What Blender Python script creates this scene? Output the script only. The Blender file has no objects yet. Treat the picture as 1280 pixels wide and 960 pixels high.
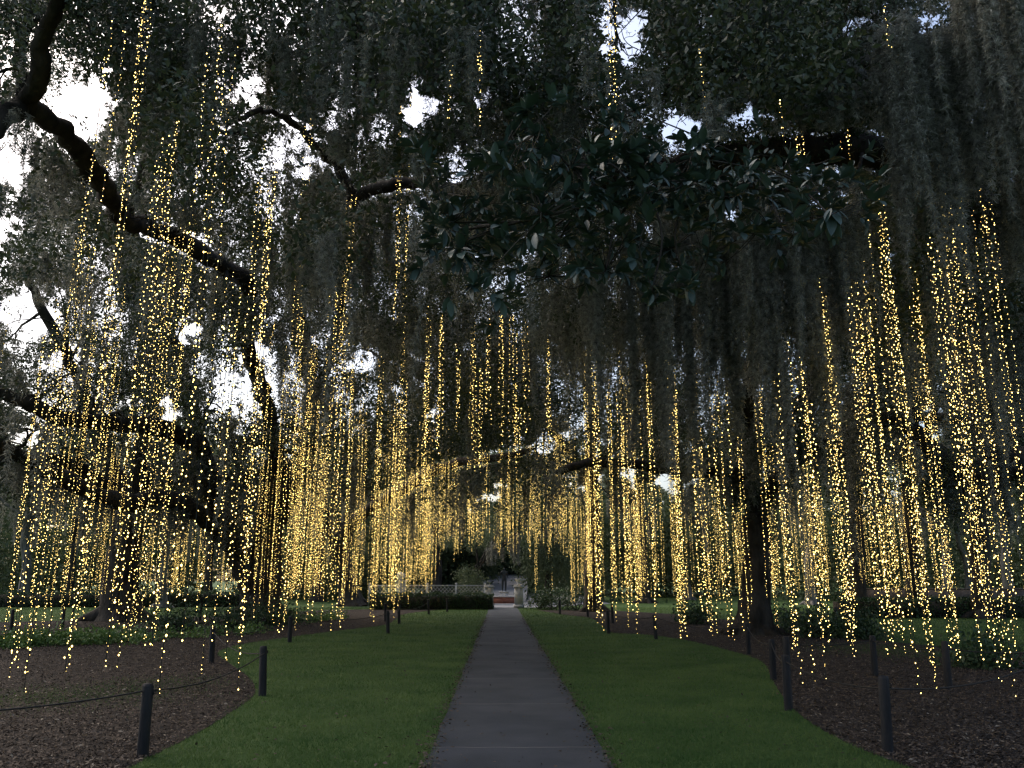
import bpy, math, random
import numpy as np
from mathutils import Vector

random.seed(7)
rng = np.random.default_rng(11)
S = bpy.context.scene
COL = S.collection
PI = math.pi

# ------------------------------------------------------------------ camera
F = 1035.0                                  # focal length in pixels of the 1280 wide photograph
PITCH = math.radians(13.3)
YAW = math.radians(0.775)
CAM = np.array([0.0, 0.0, 1.6])
cam_d = bpy.data.cameras.new('camera')
cam_d.sensor_width = 36.0
cam_d.lens = 36.0 * F / 1280.0
cam_d.clip_start = 0.05
cam_d.clip_end = 3000.0
cam = bpy.data.objects.new('camera', cam_d)
COL.objects.link(cam)
cam.location = CAM
cam.rotation_euler = (PI / 2 + PITCH, 0.0, -YAW)
S.camera = cam
fwd = np.array([math.sin(YAW) * math.cos(PITCH), math.cos(YAW) * math.cos(PITCH), math.sin(PITCH)])
rgt = np.array([math.cos(YAW), -math.sin(YAW), 0.0])
upv = np.cross(rgt, fwd)


def P(px, py, d):
    """world point that is d metres down the path (world y) on the sight line of a photo pixel"""
    r = fwd + rgt * ((px - 640) / F) + upv * ((480 - py) / F)
    return CAM + r * (d / r[1])


def G(px, py, z=0.0):
    r = fwd + rgt * ((px - 640) / F) + upv * ((480 - py) / F)
    return CAM + r * ((z - CAM[2]) / r[2])


def proj(p):
    q = p - CAM
    zc = np.maximum(q @ fwd, 0.05)
    return 640 + F * (q @ rgt) / zc, 480 - F * (q @ upv) / zc


# ------------------------------------------------------------------ world, sun, exposure
SUN_EL, SUN_AZ = math.radians(48), math.radians(-50)
w = bpy.data.worlds.new('World')
S.world = w
w.use_nodes = True
nt = w.node_tree
bg = nt.nodes['Background']
sky = nt.nodes.new('ShaderNodeTexSky')
sky.sky_type = 'NISHITA'
sky.sun_disc = False
sky.sun_elevation = SUN_EL
sky.sun_rotation = SUN_AZ
sky.dust_density = 5.0
sky.air_density = 1.0
hsv = nt.nodes.new('ShaderNodeHueSaturation')
hsv.inputs['Saturation'].default_value = 1.0
nt.links.new(sky.outputs['Color'], hsv.inputs['Color'])
nt.links.new(hsv.outputs['Color'], bg.inputs['Color'])
bg.inputs['Strength'].default_value = 0.15
sd = bpy.data.lights.new('sun', 'SUN')
sd.energy = 0.5
sd.angle = math.radians(25)
sd.color = (1.0, 0.96, 0.9)
so = bpy.data.objects.new('sun', sd)
COL.objects.link(so)
sv = Vector((math.sin(SUN_AZ) * math.cos(SUN_EL), math.cos(SUN_AZ) * math.cos(SUN_EL), math.sin(SUN_EL)))
so.rotation_euler = sv.to_track_quat('Z', 'Y').to_euler()
so.location = (0, 0, 40)
vs = S.view_settings
vs.view_transform = 'Standard'
vs.look = 'None'
vs.exposure = 0.9
vs.gamma = 1.0
vs.use_curve_mapping = False
try:
    S.cycles.max_bounces = 4
    S.cycles.diffuse_bounces = 3
    S.cycles.glossy_bounces = 2
    S.cycles.transmission_bounces = 3
    S.cycles.sample_clamp_indirect = 1.0
    S.cycles.use_denoising = True
    S.cycles.denoiser = 'OPENIMAGEDENOISE'
    S.cycles.filter_width = 1.4
    S.cycles.caustics_reflective = False
    S.cycles.caustics_refractive = False
except Exception:
    pass


# ------------------------------------------------------------------ materials
def mat(name, c1, c2, scale=5.0, rough=0.8, bump=0.0, bscale=40.0, transl=0.0, spec=0.3, c3=None, stretch=None, emis=None, detail=4.0):
    m = bpy.data.materials.new(name)
    m.use_nodes = True
    n, l = m.node_tree.nodes, m.node_tree.links
    b = n['Principled BSDF']
    out = n['Material Output']
    b.inputs['Roughness'].default_value = rough
    b.inputs['Specular IOR Level'].default_value = spec
    if emis:
        e = n.new('ShaderNodeEmission')
        e.inputs['Color'].default_value = (*c1, 1)
        e.inputs['Strength'].default_value = emis
        l.new(e.outputs[0], out.inputs['Surface'])
        try:
            m.cycles.emission_sampling = 'NONE'
        except Exception:
            pass
        return m
    g = n.new('ShaderNodeNewGeometry')
    vec = g.outputs['Position']
    if stretch:
        mp = n.new('ShaderNodeMapping')
        mp.inputs['Scale'].default_value = stretch
        l.new(vec, mp.inputs['Vector'])
        vec = mp.outputs['Vector']
    t = n.new('ShaderNodeTexNoise')
    t.inputs['Scale'].default_value = scale
    t.inputs['Detail'].default_value = detail
    l.new(vec, t.inputs['Vector'])
    r = n.new('ShaderNodeValToRGB')
    r.color_ramp.elements[0].position = 0.32
    r.color_ramp.elements[1].position = 0.68
    r.color_ramp.elements[0].color = (*c1, 1)
    r.color_ramp.elements[1].color = (*c2, 1)
    if c3:
        e3 = r.color_ramp.elements.new(0.5)
        e3.color = (*c3, 1)
    l.new(t.outputs['Fac'], r.inputs['Fac'])
    l.new(r.outputs['Color'], b.inputs['Base Color'])
    if bump:
        t2 = n.new('ShaderNodeTexNoise')
        t2.inputs['Scale'].default_value = bscale
        t2.inputs['Detail'].default_value = 6
        l.new(vec, t2.inputs['Vector'])
        bp = n.new('ShaderNodeBump')
        bp.inputs['Strength'].default_value = bump
        bp.inputs['Distance'].default_value = 0.05
        l.new(t2.outputs['Fac'], bp.inputs['Height'])
        l.new(bp.outputs['Normal'], b.inputs['Normal'])
    if transl:
        tr = n.new('ShaderNodeBsdfTranslucent')
        l.new(r.outputs['Color'], tr.inputs['Color'])
        mx = n.new('ShaderNodeMixShader')
        mx.inputs[0].default_value = transl
        l.new(b.outputs[0], mx.inputs[1])
        l.new(tr.outputs[0], mx.inputs[2])
        l.new(mx.outputs[0], out.inputs['Surface'])
    return m


M = {
    'leaf': mat('oak_leaf', (0.035, 0.052, 0.026), (0.075, 0.095, 0.045), 1.3, 0.5, transl=0.22, spec=0.5),
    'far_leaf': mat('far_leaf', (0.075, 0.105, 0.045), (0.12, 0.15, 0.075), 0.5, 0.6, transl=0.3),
    'magnolia': mat('magnolia_leaf', (0.033, 0.06, 0.05), (0.06, 0.098, 0.08), 3.0, 0.5, spec=0.55),
    'shrub': mat('shrub_leaf', (0.03, 0.055, 0.022), (0.06, 0.10, 0.04), 2.5, 0.5, transl=0.15),
    'cover': mat('cover_leaf', (0.06, 0.12, 0.03), (0.14, 0.22, 0.06), 1.2, 0.5, transl=0.2),
    'moss': mat('moss', (0.085, 0.085, 0.07), (0.42, 0.425, 0.36), 13.0, 0.95, transl=0.42, spec=0.05),
    'bark': mat('bark', (0.022, 0.019, 0.016), (0.08, 0.07, 0.057), 3.0, 0.95, bump=0.9, bscale=14, spec=0.1, stretch=(1, 1, 0.35)),
    'pale_bark': mat('pale_bark', (0.10, 0.095, 0.085), (0.24, 0.225, 0.20), 4.0, 0.95, bump=0.6, bscale=16, spec=0.1, stretch=(1, 1, 0.3)),
    'grass': mat('grass', (0.028, 0.062, 0.013), (0.062, 0.104, 0.026), 1.1, 0.85, bump=0.5, bscale=45, spec=0.15, detail=8),
    'blade': mat('grass_blade', (0.05, 0.106, 0.024), (0.118, 0.176, 0.05), 0.8, 0.6, transl=0.25, spec=0.2, detail=8),
    'mulch': mat('mulch', (0.02, 0.0165, 0.014), (0.068, 0.055, 0.045), 6.0, 0.95, bump=1.0, bscale=45, spec=0.1, detail=9),
    'chip': mat('mulch_chip', (0.026, 0.02, 0.0145), (0.145, 0.112, 0.085), 9.0, 0.9, spec=0.15, detail=8),
    'dry_leaf': mat('dry_leaf', (0.11, 0.085, 0.06), (0.26, 0.22, 0.17), 9.0, 0.8),
    'path': mat('asphalt_path', (0.029, 0.035, 0.042), (0.055, 0.062, 0.072), 1.1, 0.85, bump=0.5, bscale=90, spec=0.3, detail=10),
    'post': mat('post_paint', (0.012, 0.012, 0.013), (0.03, 0.028, 0.027), 12.0, 0.7, bump=0.4, bscale=50, spec=0.25, stretch=(1, 1, 0.15)),
    'rope': mat('rope', (0.02, 0.018, 0.016), (0.04, 0.036, 0.03), 40.0, 0.9),
    'wire': mat('wire', (0.012, 0.014, 0.01), (0.02, 0.022, 0.016), 10.0, 0.6),
    'stone': mat('stone', (0.42, 0.41, 0.39), (0.62, 0.60, 0.57), 3.0, 0.9, bump=0.3, bscale=25),
    'white': mat('white_paint', (0.36, 0.37, 0.37), (0.5, 0.51, 0.51), 2.0, 0.7),
    'brick': mat('brick', (0.30, 0.11, 0.075), (0.40, 0.17, 0.12), 6.0, 0.9, bump=0.3, bscale=30),
    'bronze': mat('bronze', (0.02, 0.024, 0.024), (0.05, 0.055, 0.05), 5.0, 0.5),
    'wall': mat('dark_wall', (0.06, 0.05, 0.045), (0.12, 0.10, 0.09), 2.0, 0.95, bump=0.3, bscale=20),
    'paving': mat('paving', (0.15, 0.155, 0.165), (0.22, 0.225, 0.235), 0.9, 0.85),
    'bulb': mat('bulb_glow', (1.0, 0.69, 0.20), None, emis=4.6),
}


# ------------------------------------------------------------------ mesh helpers
def tag(o, label=None, cat=None, group=None, kind=None):
    if label:
        o['label'] = label
    if cat:
        o['category'] = cat
    if group:
        o['group'] = group
    if kind:
        o['kind'] = kind
    return o


def empty(name, loc=(0, 0, 0)):
    o = bpy.data.objects.new(name, None)
    COL.objects.link(o)
    o.location = [float(v) for v in loc]
    o.empty_display_size = 0.2
    return o


def mesh_np(name, V, Fc, m, parent=None, smooth=False, base=None):
    """V (N,3), Fc (M,k) or a list of such arrays of different k -> ONE mesh object"""
    V = np.asarray(V, dtype=np.float64)
    if parent is not None and base is None:
        base = np.array(parent.location)
        p = parent.parent
        while p is not None:
            base = base + np.array(p.location)
            p = p.parent
    if base is not None:
        V = V - base
    fl = Fc if isinstance(Fc, list) else [Fc]
    fl = [np.asarray(f, dtype=np.int64) for f in fl if len(f)]
    loops = np.concatenate([f.ravel() for f in fl])
    tot = np.concatenate([np.full(len(f), f.shape[1], dtype=np.int32) for f in fl])
    start = np.concatenate([[0], np.cumsum(tot)[:-1]]).astype(np.int32)
    me = bpy.data.meshes.new(name)
    me.vertices.add(len(V))
    me.vertices.foreach_set('co', V.astype(np.float32).ravel())
    me.loops.add(len(loops))
    me.loops.foreach_set('vertex_index', loops.astype(np.int32))
    me.polygons.add(len(tot))
    me.polygons.foreach_set('loop_start', start)
    try:
        me.polygons.foreach_set('loop_total', tot)
    except Exception:
        pass
    if smooth:
        me.polygons.foreach_set('use_smooth', np.ones(len(tot), dtype=bool))
    me.update(calc_edges=True)
    me.materials.append(m)
    o = bpy.data.objects.new(name, me)
    COL.objects.link(o)
    if parent is not None:
        o.parent = parent
    elif base is not None:
        o.location = [float(v) for v in base]
    return o


class MB:
    def __init__(s):
        s.V, s.F3, s.F4, s.n = [], [], [], 0

    def add(s, V, Fc):
        V = np.asarray(V, float)
        Fc = np.asarray(Fc, int)
        if not len(Fc):
            return
        s.V.append(V)
        (s.F4 if Fc.shape[1] == 4 else s.F3).append(Fc + s.n)
        s.n += len(V)

    def box(s, c, size, rz=0.0, taper=1.0):
        x, y, z = [v / 2 for v in size]
        t = taper
        v = np.array([[-x, -y, -z], [x, -y, -z], [x, y, -z], [-x, y, -z], [-x * t, -y * t, z], [x * t, -y * t, z], [x * t, y * t, z], [-x * t, y * t, z]])
        cs, sn = math.cos(rz), math.sin(rz)
        v = v @ np.array([[cs, sn, 0], [-sn, cs, 0], [0, 0, 1]]) + np.asarray(c, float)
        s.add(v, [[0, 3, 2, 1], [4, 5, 6, 7], [0, 1, 5, 4], [1, 2, 6, 5], [2, 3, 7, 6], [3, 0, 4, 7]])

    def lathe(s, c, prof, n=16):
        a = np.linspace(0, 2 * PI, n, endpoint=False)
        V = np.concatenate([np.stack([r * np.cos(a), r * np.sin(a), np.full(n, z)], 1) for r, z in prof]) + np.asarray(c, float)
        k = np.arange(n)
        Fs = [np.stack([i * n + k, i * n + (k + 1) % n, (i + 1) * n + (k + 1) % n, (i + 1) * n + k], 1) for i in range(len(prof) - 1)]
        s.add(V, np.concatenate(Fs))

    def tube(s, pts, rad, n=8, rough=0.0, r=None):
        V, Fc = tube_np(pts, rad, n, rough, r)
        s.add(V, Fc)

    def build(s, name, m, parent=None, smooth=False, base=None):
        fl = []
        if s.F3:
            fl.append(np.concatenate(s.F3))
        if s.F4:
            fl.append(np.concatenate(s.F4))
        return mesh_np(name, np.concatenate(s.V), fl, m, parent, smooth, base)


def spline(pts, k=6):
    """Catmull-Rom through pts (any width), k steps a span"""
    p = np.asarray(pts, float)
    p = np.concatenate([[2 * p[0] - p[1]], p, [2 * p[-1] - p[-2]]])
    out = []
    t = np.linspace(0, 1, k, endpoint=False)[:, None]
    for i in range(1, len(p) - 2):
        a, b, c, d = p[i - 1:i + 3]
        out.append(0.5 * (2 * b + (c - a) * t + (2 * a - 5 * b + 4 * c - d) * t ** 2 + (3 * b - a - 3 * c + d) * t ** 3))
    out.append(p[-2][None])
    return np.concatenate(out)


def tube_np(pts, rad, n=8, rough=0.0, r=None):
    pts = np.asarray(pts, float)
    rad = np.asarray(rad, float)
    m = len(pts)
    tg = np.gradient(pts, axis=0)
    tg /= np.linalg.norm(tg, axis=1)[:, None] + 1e-9
    ref = np.array([0.31, 0.21, 0.93]) if abs(tg[0] @ np.array([0.31, 0.21, 0.93])) < 0.9 else np.array([0.9, 0.3, 0.1])
    u = np.cross(tg, ref)
    u /= np.linalg.norm(u, axis=1)[:, None] + 1e-9
    v = np.cross(tg, u)
    a = np.linspace(0, 2 * PI, n, endpoint=False)
    R = np.repeat(rad[:, None], n, 1)
    if rough:
        g = r if r is not None else rng
        nz = g.normal(0, 1, (m, n))
        nz = (nz + np.roll(nz, 1, 1) + np.roll(nz, -1, 1)) / 1.7
        if m > 2:
            nz[1:-1] = (nz[1:-1] + nz[:-2] + nz[2:]) / 1.7
        R = R * (1 + rough * nz)
    V = pts[:, None, :] + R[..., None] * (np.cos(a)[None, :, None] * u[:, None, :] + np.sin(a)[None, :, None] * v[:, None, :])
    V = V.reshape(-1, 3)
    k = np.arange(n)
    Fs = np.concatenate([np.stack([i * n + k, i * n + (k + 1) % n, (i + 1) * n + (k + 1) % n, (i + 1) * n + k], 1) for i in range(m - 1)])
    return V, Fs


def unit(a):
    return a / (np.linalg.norm(a, axis=-1, keepdims=True) + 1e-9)


def stamp(tv, tf, pos, d, roll, size):
    """place a template (length along x, width y, normal z) at every pos, its x axis along d"""
    d = unit(d)
    ref = np.tile(np.array([0.0, 0.0, 1.0]), (len(d), 1))
    bad = np.abs(d[:, 2]) > 0.95
    ref[bad] = (1, 0, 0)
    y = unit(np.cross(ref, d))
    z = np.cross(d, y)
    c, s_ = np.cos(roll)[:, None], np.sin(roll)[:, None]
    y2 = y * c + z * s_
    z2 = z * c - y * s_
    V = pos[:, None, :] + size[:, None, None] * (tv[None, :, 0, None] * d[:, None, :] + tv[None, :, 1, None] * y2[:, None, :] + tv[None, :, 2, None] * z2[:, None, :])
    n = len(tv)
    Fc = (np.arange(len(pos)) * n)[:, None, None] + np.asarray(tf)[None]
    return V.reshape(-1, 3), Fc.reshape(-1, np.asarray(tf).shape[1])


LEAF_V = np.array([[0, 0, 0], [0.45, 0.24, 0.07], [1, 0, -0.04], [0.5, -0.24, 0.07]])
LEAF_F = np.array([[0, 1, 2, 3]])
# large glossy leaf: midrib row and two edge rows
_t = np.array([0, 0.18, 0.42, 0.68, 0.88, 1.0])
_wd = np.array([0.015, 0.13, 0.2, 0.18, 0.1, 0.005])
_drop = -0.16 * _t ** 2
MAG_V = np.concatenate([np.stack([_t, 0 * _t, _drop], 1), np.stack([_t, _wd, _drop + 0.3 * _wd], 1), np.stack([_t, -_wd, _drop + 0.3 * _wd], 1)])
MAG_F = np.array([[i, i + 1, 6 + i + 1, 6 + i] for i in range(5)] + [[12 + i, 12 + i + 1, i + 1, i] for i in range(5)])

# openings in the canopy where the sky shows: px, py, rx, ry, how open
GAPS = [
    (105, 130, 62, 48, .97), (15, 200, 36, 62, .97), (8, 285, 16, 35, .9), (35, 395, 55, 52, .93), (85, 455, 38, 34, .85), (8, 90, 14, 30, .9),
    (70, 235, 50, 30, .45), (150, 210, 30, 30, .5), (120, 330, 60, 30, .35), (40, 20, 20, 14, .6), (270, 20, 24, 14, .7), (300, 75, 20, 20, .4),
    (232, 415, 20, 17, .95), (208, 512, 24, 24, .95), (292, 492, 40, 44, .85), (318, 440, 14, 22, .9), (35, 548, 26, 15, .95), (255, 455, 25, 20, .6),
    (312, 115, 32, 28, .9), (362, 178, 42, 38, .8), (385, 205, 24, 30, .9), (300, 230, 25, 22, .5), (345, 285, 20, 20, .45), (355, 575, 12, 10, .9),
    (522, 130, 26, 46, .97), (418, 145, 26, 34, .75), (465, 165, 30, 30, .6), (570, 205, 34, 28, .85), (602, 130, 12, 24, .8), (545, 225, 30, 20, .7),
    (455, 450, 24, 26, .8), (545, 520, 16, 18, .8), (475, 545, 16, 10, .6),
    (783, 48, 30, 44, 1.0), (760, 20, 22, 30, .8), (850, 160, 26, 32, .95), (935, 150, 30, 26, .9), (690, 12, 20, 14, .5), (735, 165, 10, 22, .6),
    (1055, 170, 34, 14, .85), (1020, 165, 18, 10, .7), (912, 228, 18, 14, .75), (1035, 250, 20, 28, .75), (910, 270, 18, 10, .7), (1072, 28, 16, 12, .85), (1160, 25, 12, 16, .85), (918, 95, 8, 14, .6),
    (595, 320, 26, 14, .7), (640, 350, 34, 24, .6), (690, 345, 24, 18, .6), (720, 365, 18, 14, .6), (660, 318, 16, 10, .7),
    (690, 545, 20, 26, .85), (705, 572, 10, 8, .8), (738, 600, 20, 13, .95), (790, 595, 20, 18, .9), (838, 605, 36, 15, .95), (770, 560, 20, 12, .7), (610, 622, 24, 17, .9), (650, 600, 8, 8, .6),
    (860, 560, 16, 10, .7), (927, 602, 8, 9, .95), (962, 607, 8, 9, .95), (945, 630, 8, 5, .8),
    (1088, 535, 22, 8, .95), (1148, 542, 36, 12, .95), (1165, 515, 24, 8, .8), (1060, 500, 12, 12, .6), (1160, 485, 20, 10, .6), (1135, 452, 14, 12, .6), (1230, 570, 14, 8, .7),
    (1168, 592, 9, 8, .9), (1128, 615, 20, 10, .85), (1190, 630, 10, 12, .4), (1270, 580, 12, 22, .7), (1230, 255, 12, 16, .7), (1225, 450, 10, 10, .5),
    (485, 285, 14, 26, .5), (530, 250, 20, 12, .6), (400, 250, 18, 16, .4), (180, 60, 12, 14, .4),
]
GAPS = [(gx, gy, rx * (.86 if gx < 620 else 1.0), ry * (.86 if gx < 620 else 1.0), s) for gx, gy, rx, ry, s in GAPS]


def openness(px, py):
    px = np.asarray(px, float)
    py = np.asarray(py, float)
    o = np.zeros(len(px))
    wob = 9 * np.sin(px * 0.13 + py * 0.07) + 8 * np.sin(px * 0.05 - py * 0.17) + 6 * np.sin(px * .31 + 2 * np.sin(py * .23)) + 5 * np.sin(py * .37 - px * .11)
    for gx, gy, rx, ry, s in GAPS:
        near = (np.abs(px - gx) < rx * 1.5) & (np.abs(py - gy) < ry * 1.5)
        if not near.any():
            continue
        q = np.sqrt(((px[near] + wob[near] * 0.7 - gx) / rx) ** 2 + ((py[near] - wob[near] * 0.7 - gy) / ry) ** 2)
        o[near] = np.maximum(o[near], s * np.clip((1.18 - q) / 0.55, 0, 1))
    n = np.sin(px * .085 + 2.6 * np.sin(py * .047 + .5)) * np.sin(py * .105 + 2.2 * np.sin(px * .041 + 1.3))
    amp = np.where(px < 640, .5, .35) * ((py < 600) & ((px < 430) | (px > 1000) | (py > 100)))
    return np.maximum(o, amp * np.clip((n - .62) / .22, 0, 1))


CLEAR = []                # limbs seen bare: px, py, depth, half width in px


def clear_of(pos, px, py, p=.9):
    keep = np.ones(len(pos), bool)
    for cx, cy, cd, hw in CLEAR:
        hit = (np.abs(px - cx) < hw) & (np.abs(py - cy) < hw) & (pos[:, 1] < cd + .6)
        keep &= ~(hit & (rng.random(len(pos)) < p))
    return keep


def leaf_cloud(centres, radii, n_each, leaf, flat=0.7, per=14, cull=True, spread=None, dead=0.0):
    """leaves in sprigs through the volume of each clump -> pos, dir, roll, size"""
    C_ = np.asarray(centres, float)
    R_ = np.asarray(radii, float)
    m = np.maximum((np.asarray(n_each) / per).astype(int), 1)
    idx = np.repeat(np.arange(len(C_)), m)
    u = unit(rng.normal(0, 1, (len(idx), 3))) * (rng.random((len(idx), 1)) ** 0.42)
    u[:, 2] *= flat
    sp = C_[idx] + u * R_[idx][:, None]
    ax = unit(u + rng.normal(0, 0.5, u.shape))
    j = np.repeat(np.arange(len(sp)), per)
    sc = (spread if spread is not None else leaf * 2.0)
    pos = sp[j] + ax[j] * (rng.random((len(j), 1)) - 0.3) * sc * 2.4 + rng.normal(0, sc * 0.55, (len(j), 3))
    d = unit(ax[j] * 0.6 + rng.normal(0, 0.75, (len(j), 3)) + np.array([0, 0, -0.15]))
    if cull:
        px, py = proj(pos)
        keep = (rng.random(len(sp))[j] * .8 + rng.random(len(pos)) * .2 > openness(px, py)) & clear_of(pos, px, py)
        pos, d = pos[keep], d[keep]
    size = leaf * rng.uniform(0.6, 1.3, len(pos))
    roll = rng.uniform(-PI, PI, len(pos))
    return pos, d, roll, size


def moss_beards(roots, L, rad, dens, flen, fw, cull=True, curl=0.75):
    """hanging beards of thin curling fibres: one beard per root -> V, F"""
    roots = np.asarray(roots, float)
    L = np.asarray(L, float)
    n = np.maximum((L * dens).astype(int), 4)
    i = np.repeat(np.arange(len(roots)), n)
    t = rng.random(len(i)) ** 1.25
    ph = rng.uniform(0, 6.28, (len(roots), 2))
    amp = rng.uniform(0.01, 0.05, len(roots)) * np.sqrt(L)
    tail = (1 - t) ** 0.6 * 0.85 + 0.15
    a = rng.uniform(0, 2 * PI, len(i))
    rr = rad * rng.random(len(i)) ** 0.6 * tail * rng.uniform(0.6, 1.3, len(roots))[i]
    rr *= 1 + .45 * np.sin(t * L[i] * 8 + ph[i, 0] * 3)
    pos = roots[i].copy()
    pos[:, 0] += amp[i] * np.sin(t * 5 + ph[i, 0]) * t + rr * np.cos(a)
    pos[:, 1] += amp[i] * np.sin(t * 4 + ph[i, 1]) * t + rr * np.sin(a)
    pos[:, 2] -= t * L[i]
    if cull:
        px, py = proj(pos)
        keep = ((rng.random(len(roots))[i] * .75 + rng.random(len(pos)) * .25) > openness(px, py) * 0.95) & clear_of(pos, px, py, .8)
        pos = pos[keep]
    m = len(pos)
    d = unit(np.stack([rng.normal(0, curl, m), rng.normal(0, curl, m), -np.abs(rng.normal(0.8, 0.4, m))], 1))
    side = unit(np.cross(d, rng.normal(0, 1, (m, 3))))
    bend = unit(np.cross(d, side)) * (rng.normal(0, 0.4, (m, 1)) * flen)
    ln = flen * rng.uniform(0.6, 1.4, (m, 1))
    w0 = fw * rng.uniform(0.6, 1.3, (m, 1))
    p1 = pos + d * ln * 0.5 + bend
    p2 = pos + d * ln
    V = np.stack([pos - side * w0 * 0.5, pos + side * w0 * 0.5, p1 + side * w0 * 0.5, p1 - side * w0 * 0.5, p2 + side * w0 * 0.15, p2 - side * w0 * 0.15], 1).reshape(-1, 3)
    Fc = (np.arange(m) * 6)[:, None, None] + np.array([[0, 1, 2, 3], [3, 2, 4, 5]])[None]
    return V, Fc.reshape(-1, 4)


# ------------------------------------------------------------------ ground, path, beds
def sheet(name, poly, z, m, label_kind='structure'):
    import bmesh
    bm = bmesh.new()
    vsx = [bm.verts.new((p[0], p[1], z)) for p in poly]
    f = bm.faces.new(vsx)
    if f.normal.z < 0:
        f.normal_flip()
    bmesh.ops.triangulate(bm, faces=bm.faces[:])
    me = bpy.data.meshes.new(name)
    bm.to_mesh(me)
    bm.free()
    me.materials.append(m)
    o = bpy.data.objects.new(name, me)
    COL.objects.link(o)
    o['kind'] = label_kind
    return o


sheet('ground', [(-700, -200), (700, -200), (700, 900), (-700, 900)], 0.0, M['grass'])
def seams(m, step, width, col):
    n, l = m.node_tree.nodes, m.node_tree.links
    b = n['Principled BSDF']
    src = b.inputs['Base Color'].links[0].from_socket
    g = n.new('ShaderNodeNewGeometry')
    sx = n.new('ShaderNodeSeparateXYZ')
    l.new(g.outputs['Position'], sx.inputs[0])
    nz = n.new('ShaderNodeTexNoise')
    nz.inputs['Scale'].default_value = 2.5
    l.new(g.outputs['Position'], nz.inputs['Vector'])

    def mth(op, a, v):
        q = n.new('ShaderNodeMath')
        q.operation = op
        l.new(a, q.inputs[0])
        if isinstance(v, float):
            q.inputs[1].default_value = v
        else:
            l.new(v, q.inputs[1])
        return q.outputs[0]
    y_ = mth('ADD', sx.outputs['Y'], mth('MULTIPLY', nz.outputs['Fac'], 0.10))
    fr = mth('FRACT', mth('DIVIDE', y_, step), 0.0)
    mask = mth('MULTIPLY', mth('LESS_THAN', fr, width / step), nz.outputs['Fac'])
    mx = n.new('ShaderNodeMixRGB')
    l.new(mask, mx.inputs['Fac'])
    l.new(src, mx.inputs['Color1'])
    mx.inputs['Color2'].default_value = (*col, 1)
    l.new(mx.outputs[0], b.inputs['Base Color'])
    # worn, stained patches
    n2 = n.new('ShaderNodeTexNoise')
    n2.inputs['Scale'].default_value = 0.7
    n2.inputs['Detail'].default_value = 7
    l.new(g.outputs['Position'], n2.inputs['Vector'])
    rp = n.new('ShaderNodeValToRGB')
    rp.color_ramp.elements[0].position = 0.5
    rp.color_ramp.elements[1].position = 0.72
    l.new(n2.outputs['Fac'], rp.inputs['Fac'])
    m3 = n.new('ShaderNodeMixRGB')
    l.new(mth('MULTIPLY', rp.outputs[0], 0.45), m3.inputs['Fac'])
    l.new(mx.outputs[0], m3.inputs['Color1'])
    m3.inputs['Color2'].default_value = (0.085, 0.09, 0.096, 1)
    l.new(m3.outputs[0], b.inputs['Base Color'])


seams(M['path'], 2.9, 0.035, (0.16, 0.155, 0.15))
PX0, HW = 0.17, 0.83
path_pts = []
mbp = MB()
ys = np.concatenate([np.arange(-6, 50.5, 0.5)])
jl = rng.normal(0, 0.012, len(ys))
jr = rng.normal(0, 0.012, len(ys))
for zz, hw in ((0.012, HW),):
    V = []
    for k, y in enumerate(ys):
        V += [[PX0 - hw + jl[k], y, zz], [PX0 + hw + jr[k], y, zz]]
    V = np.array(V)
    k = np.arange(len(ys) - 1)
    mbp.add(V, np.stack([2 * k, 2 * k + 1, 2 * k + 3, 2 * k + 2], 1))
mbp.build('path', M['path'])['kind'] = 'structure'
sheet('paving', [(-1.6, 50.5), (2.4, 50.5), (7.5, 58), (9, 100), (-8.5, 100), (-7, 58)], 0.010, M['paving'])

rm = MB()
rm.add([[-1.3, 64, .02], [1.9, 64, .02], [2.6, 82, .75], [-1.9, 82, .75], [3.4, 108, 2.3], [-2.6, 108, 2.3]], [[0, 1, 2, 3], [3, 2, 4, 5]])
rm.build('far_road', M['paving'])['kind'] = 'structure'
LB = [(120, 985), (185, 948), (245, 918), (290, 890), (318, 868), (312, 848), (285, 828), (272, 816), (300, 806), (360, 797), (420, 789), (478, 782), (494, 775), (505, 768), (545, 763), (572, 761)]
RB = [(1190, 985), (1130, 958), (1060, 930), (1005, 898), (978, 870), (964, 848), (955, 830), (925, 817), (850, 799), (800, 793), (765, 791), (752, 782), (738, 773), (704, 768.5), (672, 763)]
LBW = spline([G(*p)[:2] for p in LB], 5)
RBW = spline([G(*p)[:2] for p in RB], 5)
lfar = [G(*p)[:2] for p in [(540, 760), (400, 763), (300, 769), (120, 775), (0, 778), (-300, 784)]] + [np.array((-22.0, 3.0)), np.array((-3.6, 3.0))]
rfar = [G(*p)[:2] for p in [(740, 762), (850, 768), (960, 781), (1060, 797), (1180, 809), (1290, 816), (1500, 828)]] + [np.array((20.0, 3.0)), np.array((3.6, 3.0))]
LPOLY = np.concatenate([LBW, np.array(lfar)])
RPOLY = np.concatenate([RBW, np.array(rfar)])
sheet('mulch_bed', LPOLY, 0.005, M['mulch'])
sheet('mulch_bed', RPOLY, 0.005, M['mulch'])


def inside(poly, x, y):
    res = np.zeros(len(x), bool)
    n = len(poly)
    for a in range(n):
        x1, y1 = poly[a]
        x2, y2 = poly[(a + 1) % n]
        c = ((y1 > y) != (y2 > y))
        with np.errstate(divide='ignore', invalid='ignore'):
            res ^= c & (x < (x2 - x1) * (y - y1) / (y2 - y1 + 1e-12) + x1)
    return res


def scatter(n, far, near=7.0, wide=0.72):
    y = near + (far - near) * rng.random(n) ** 1.7
    x = (rng.random(n) * 2 - 1) * wide * y
    return x, y


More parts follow.
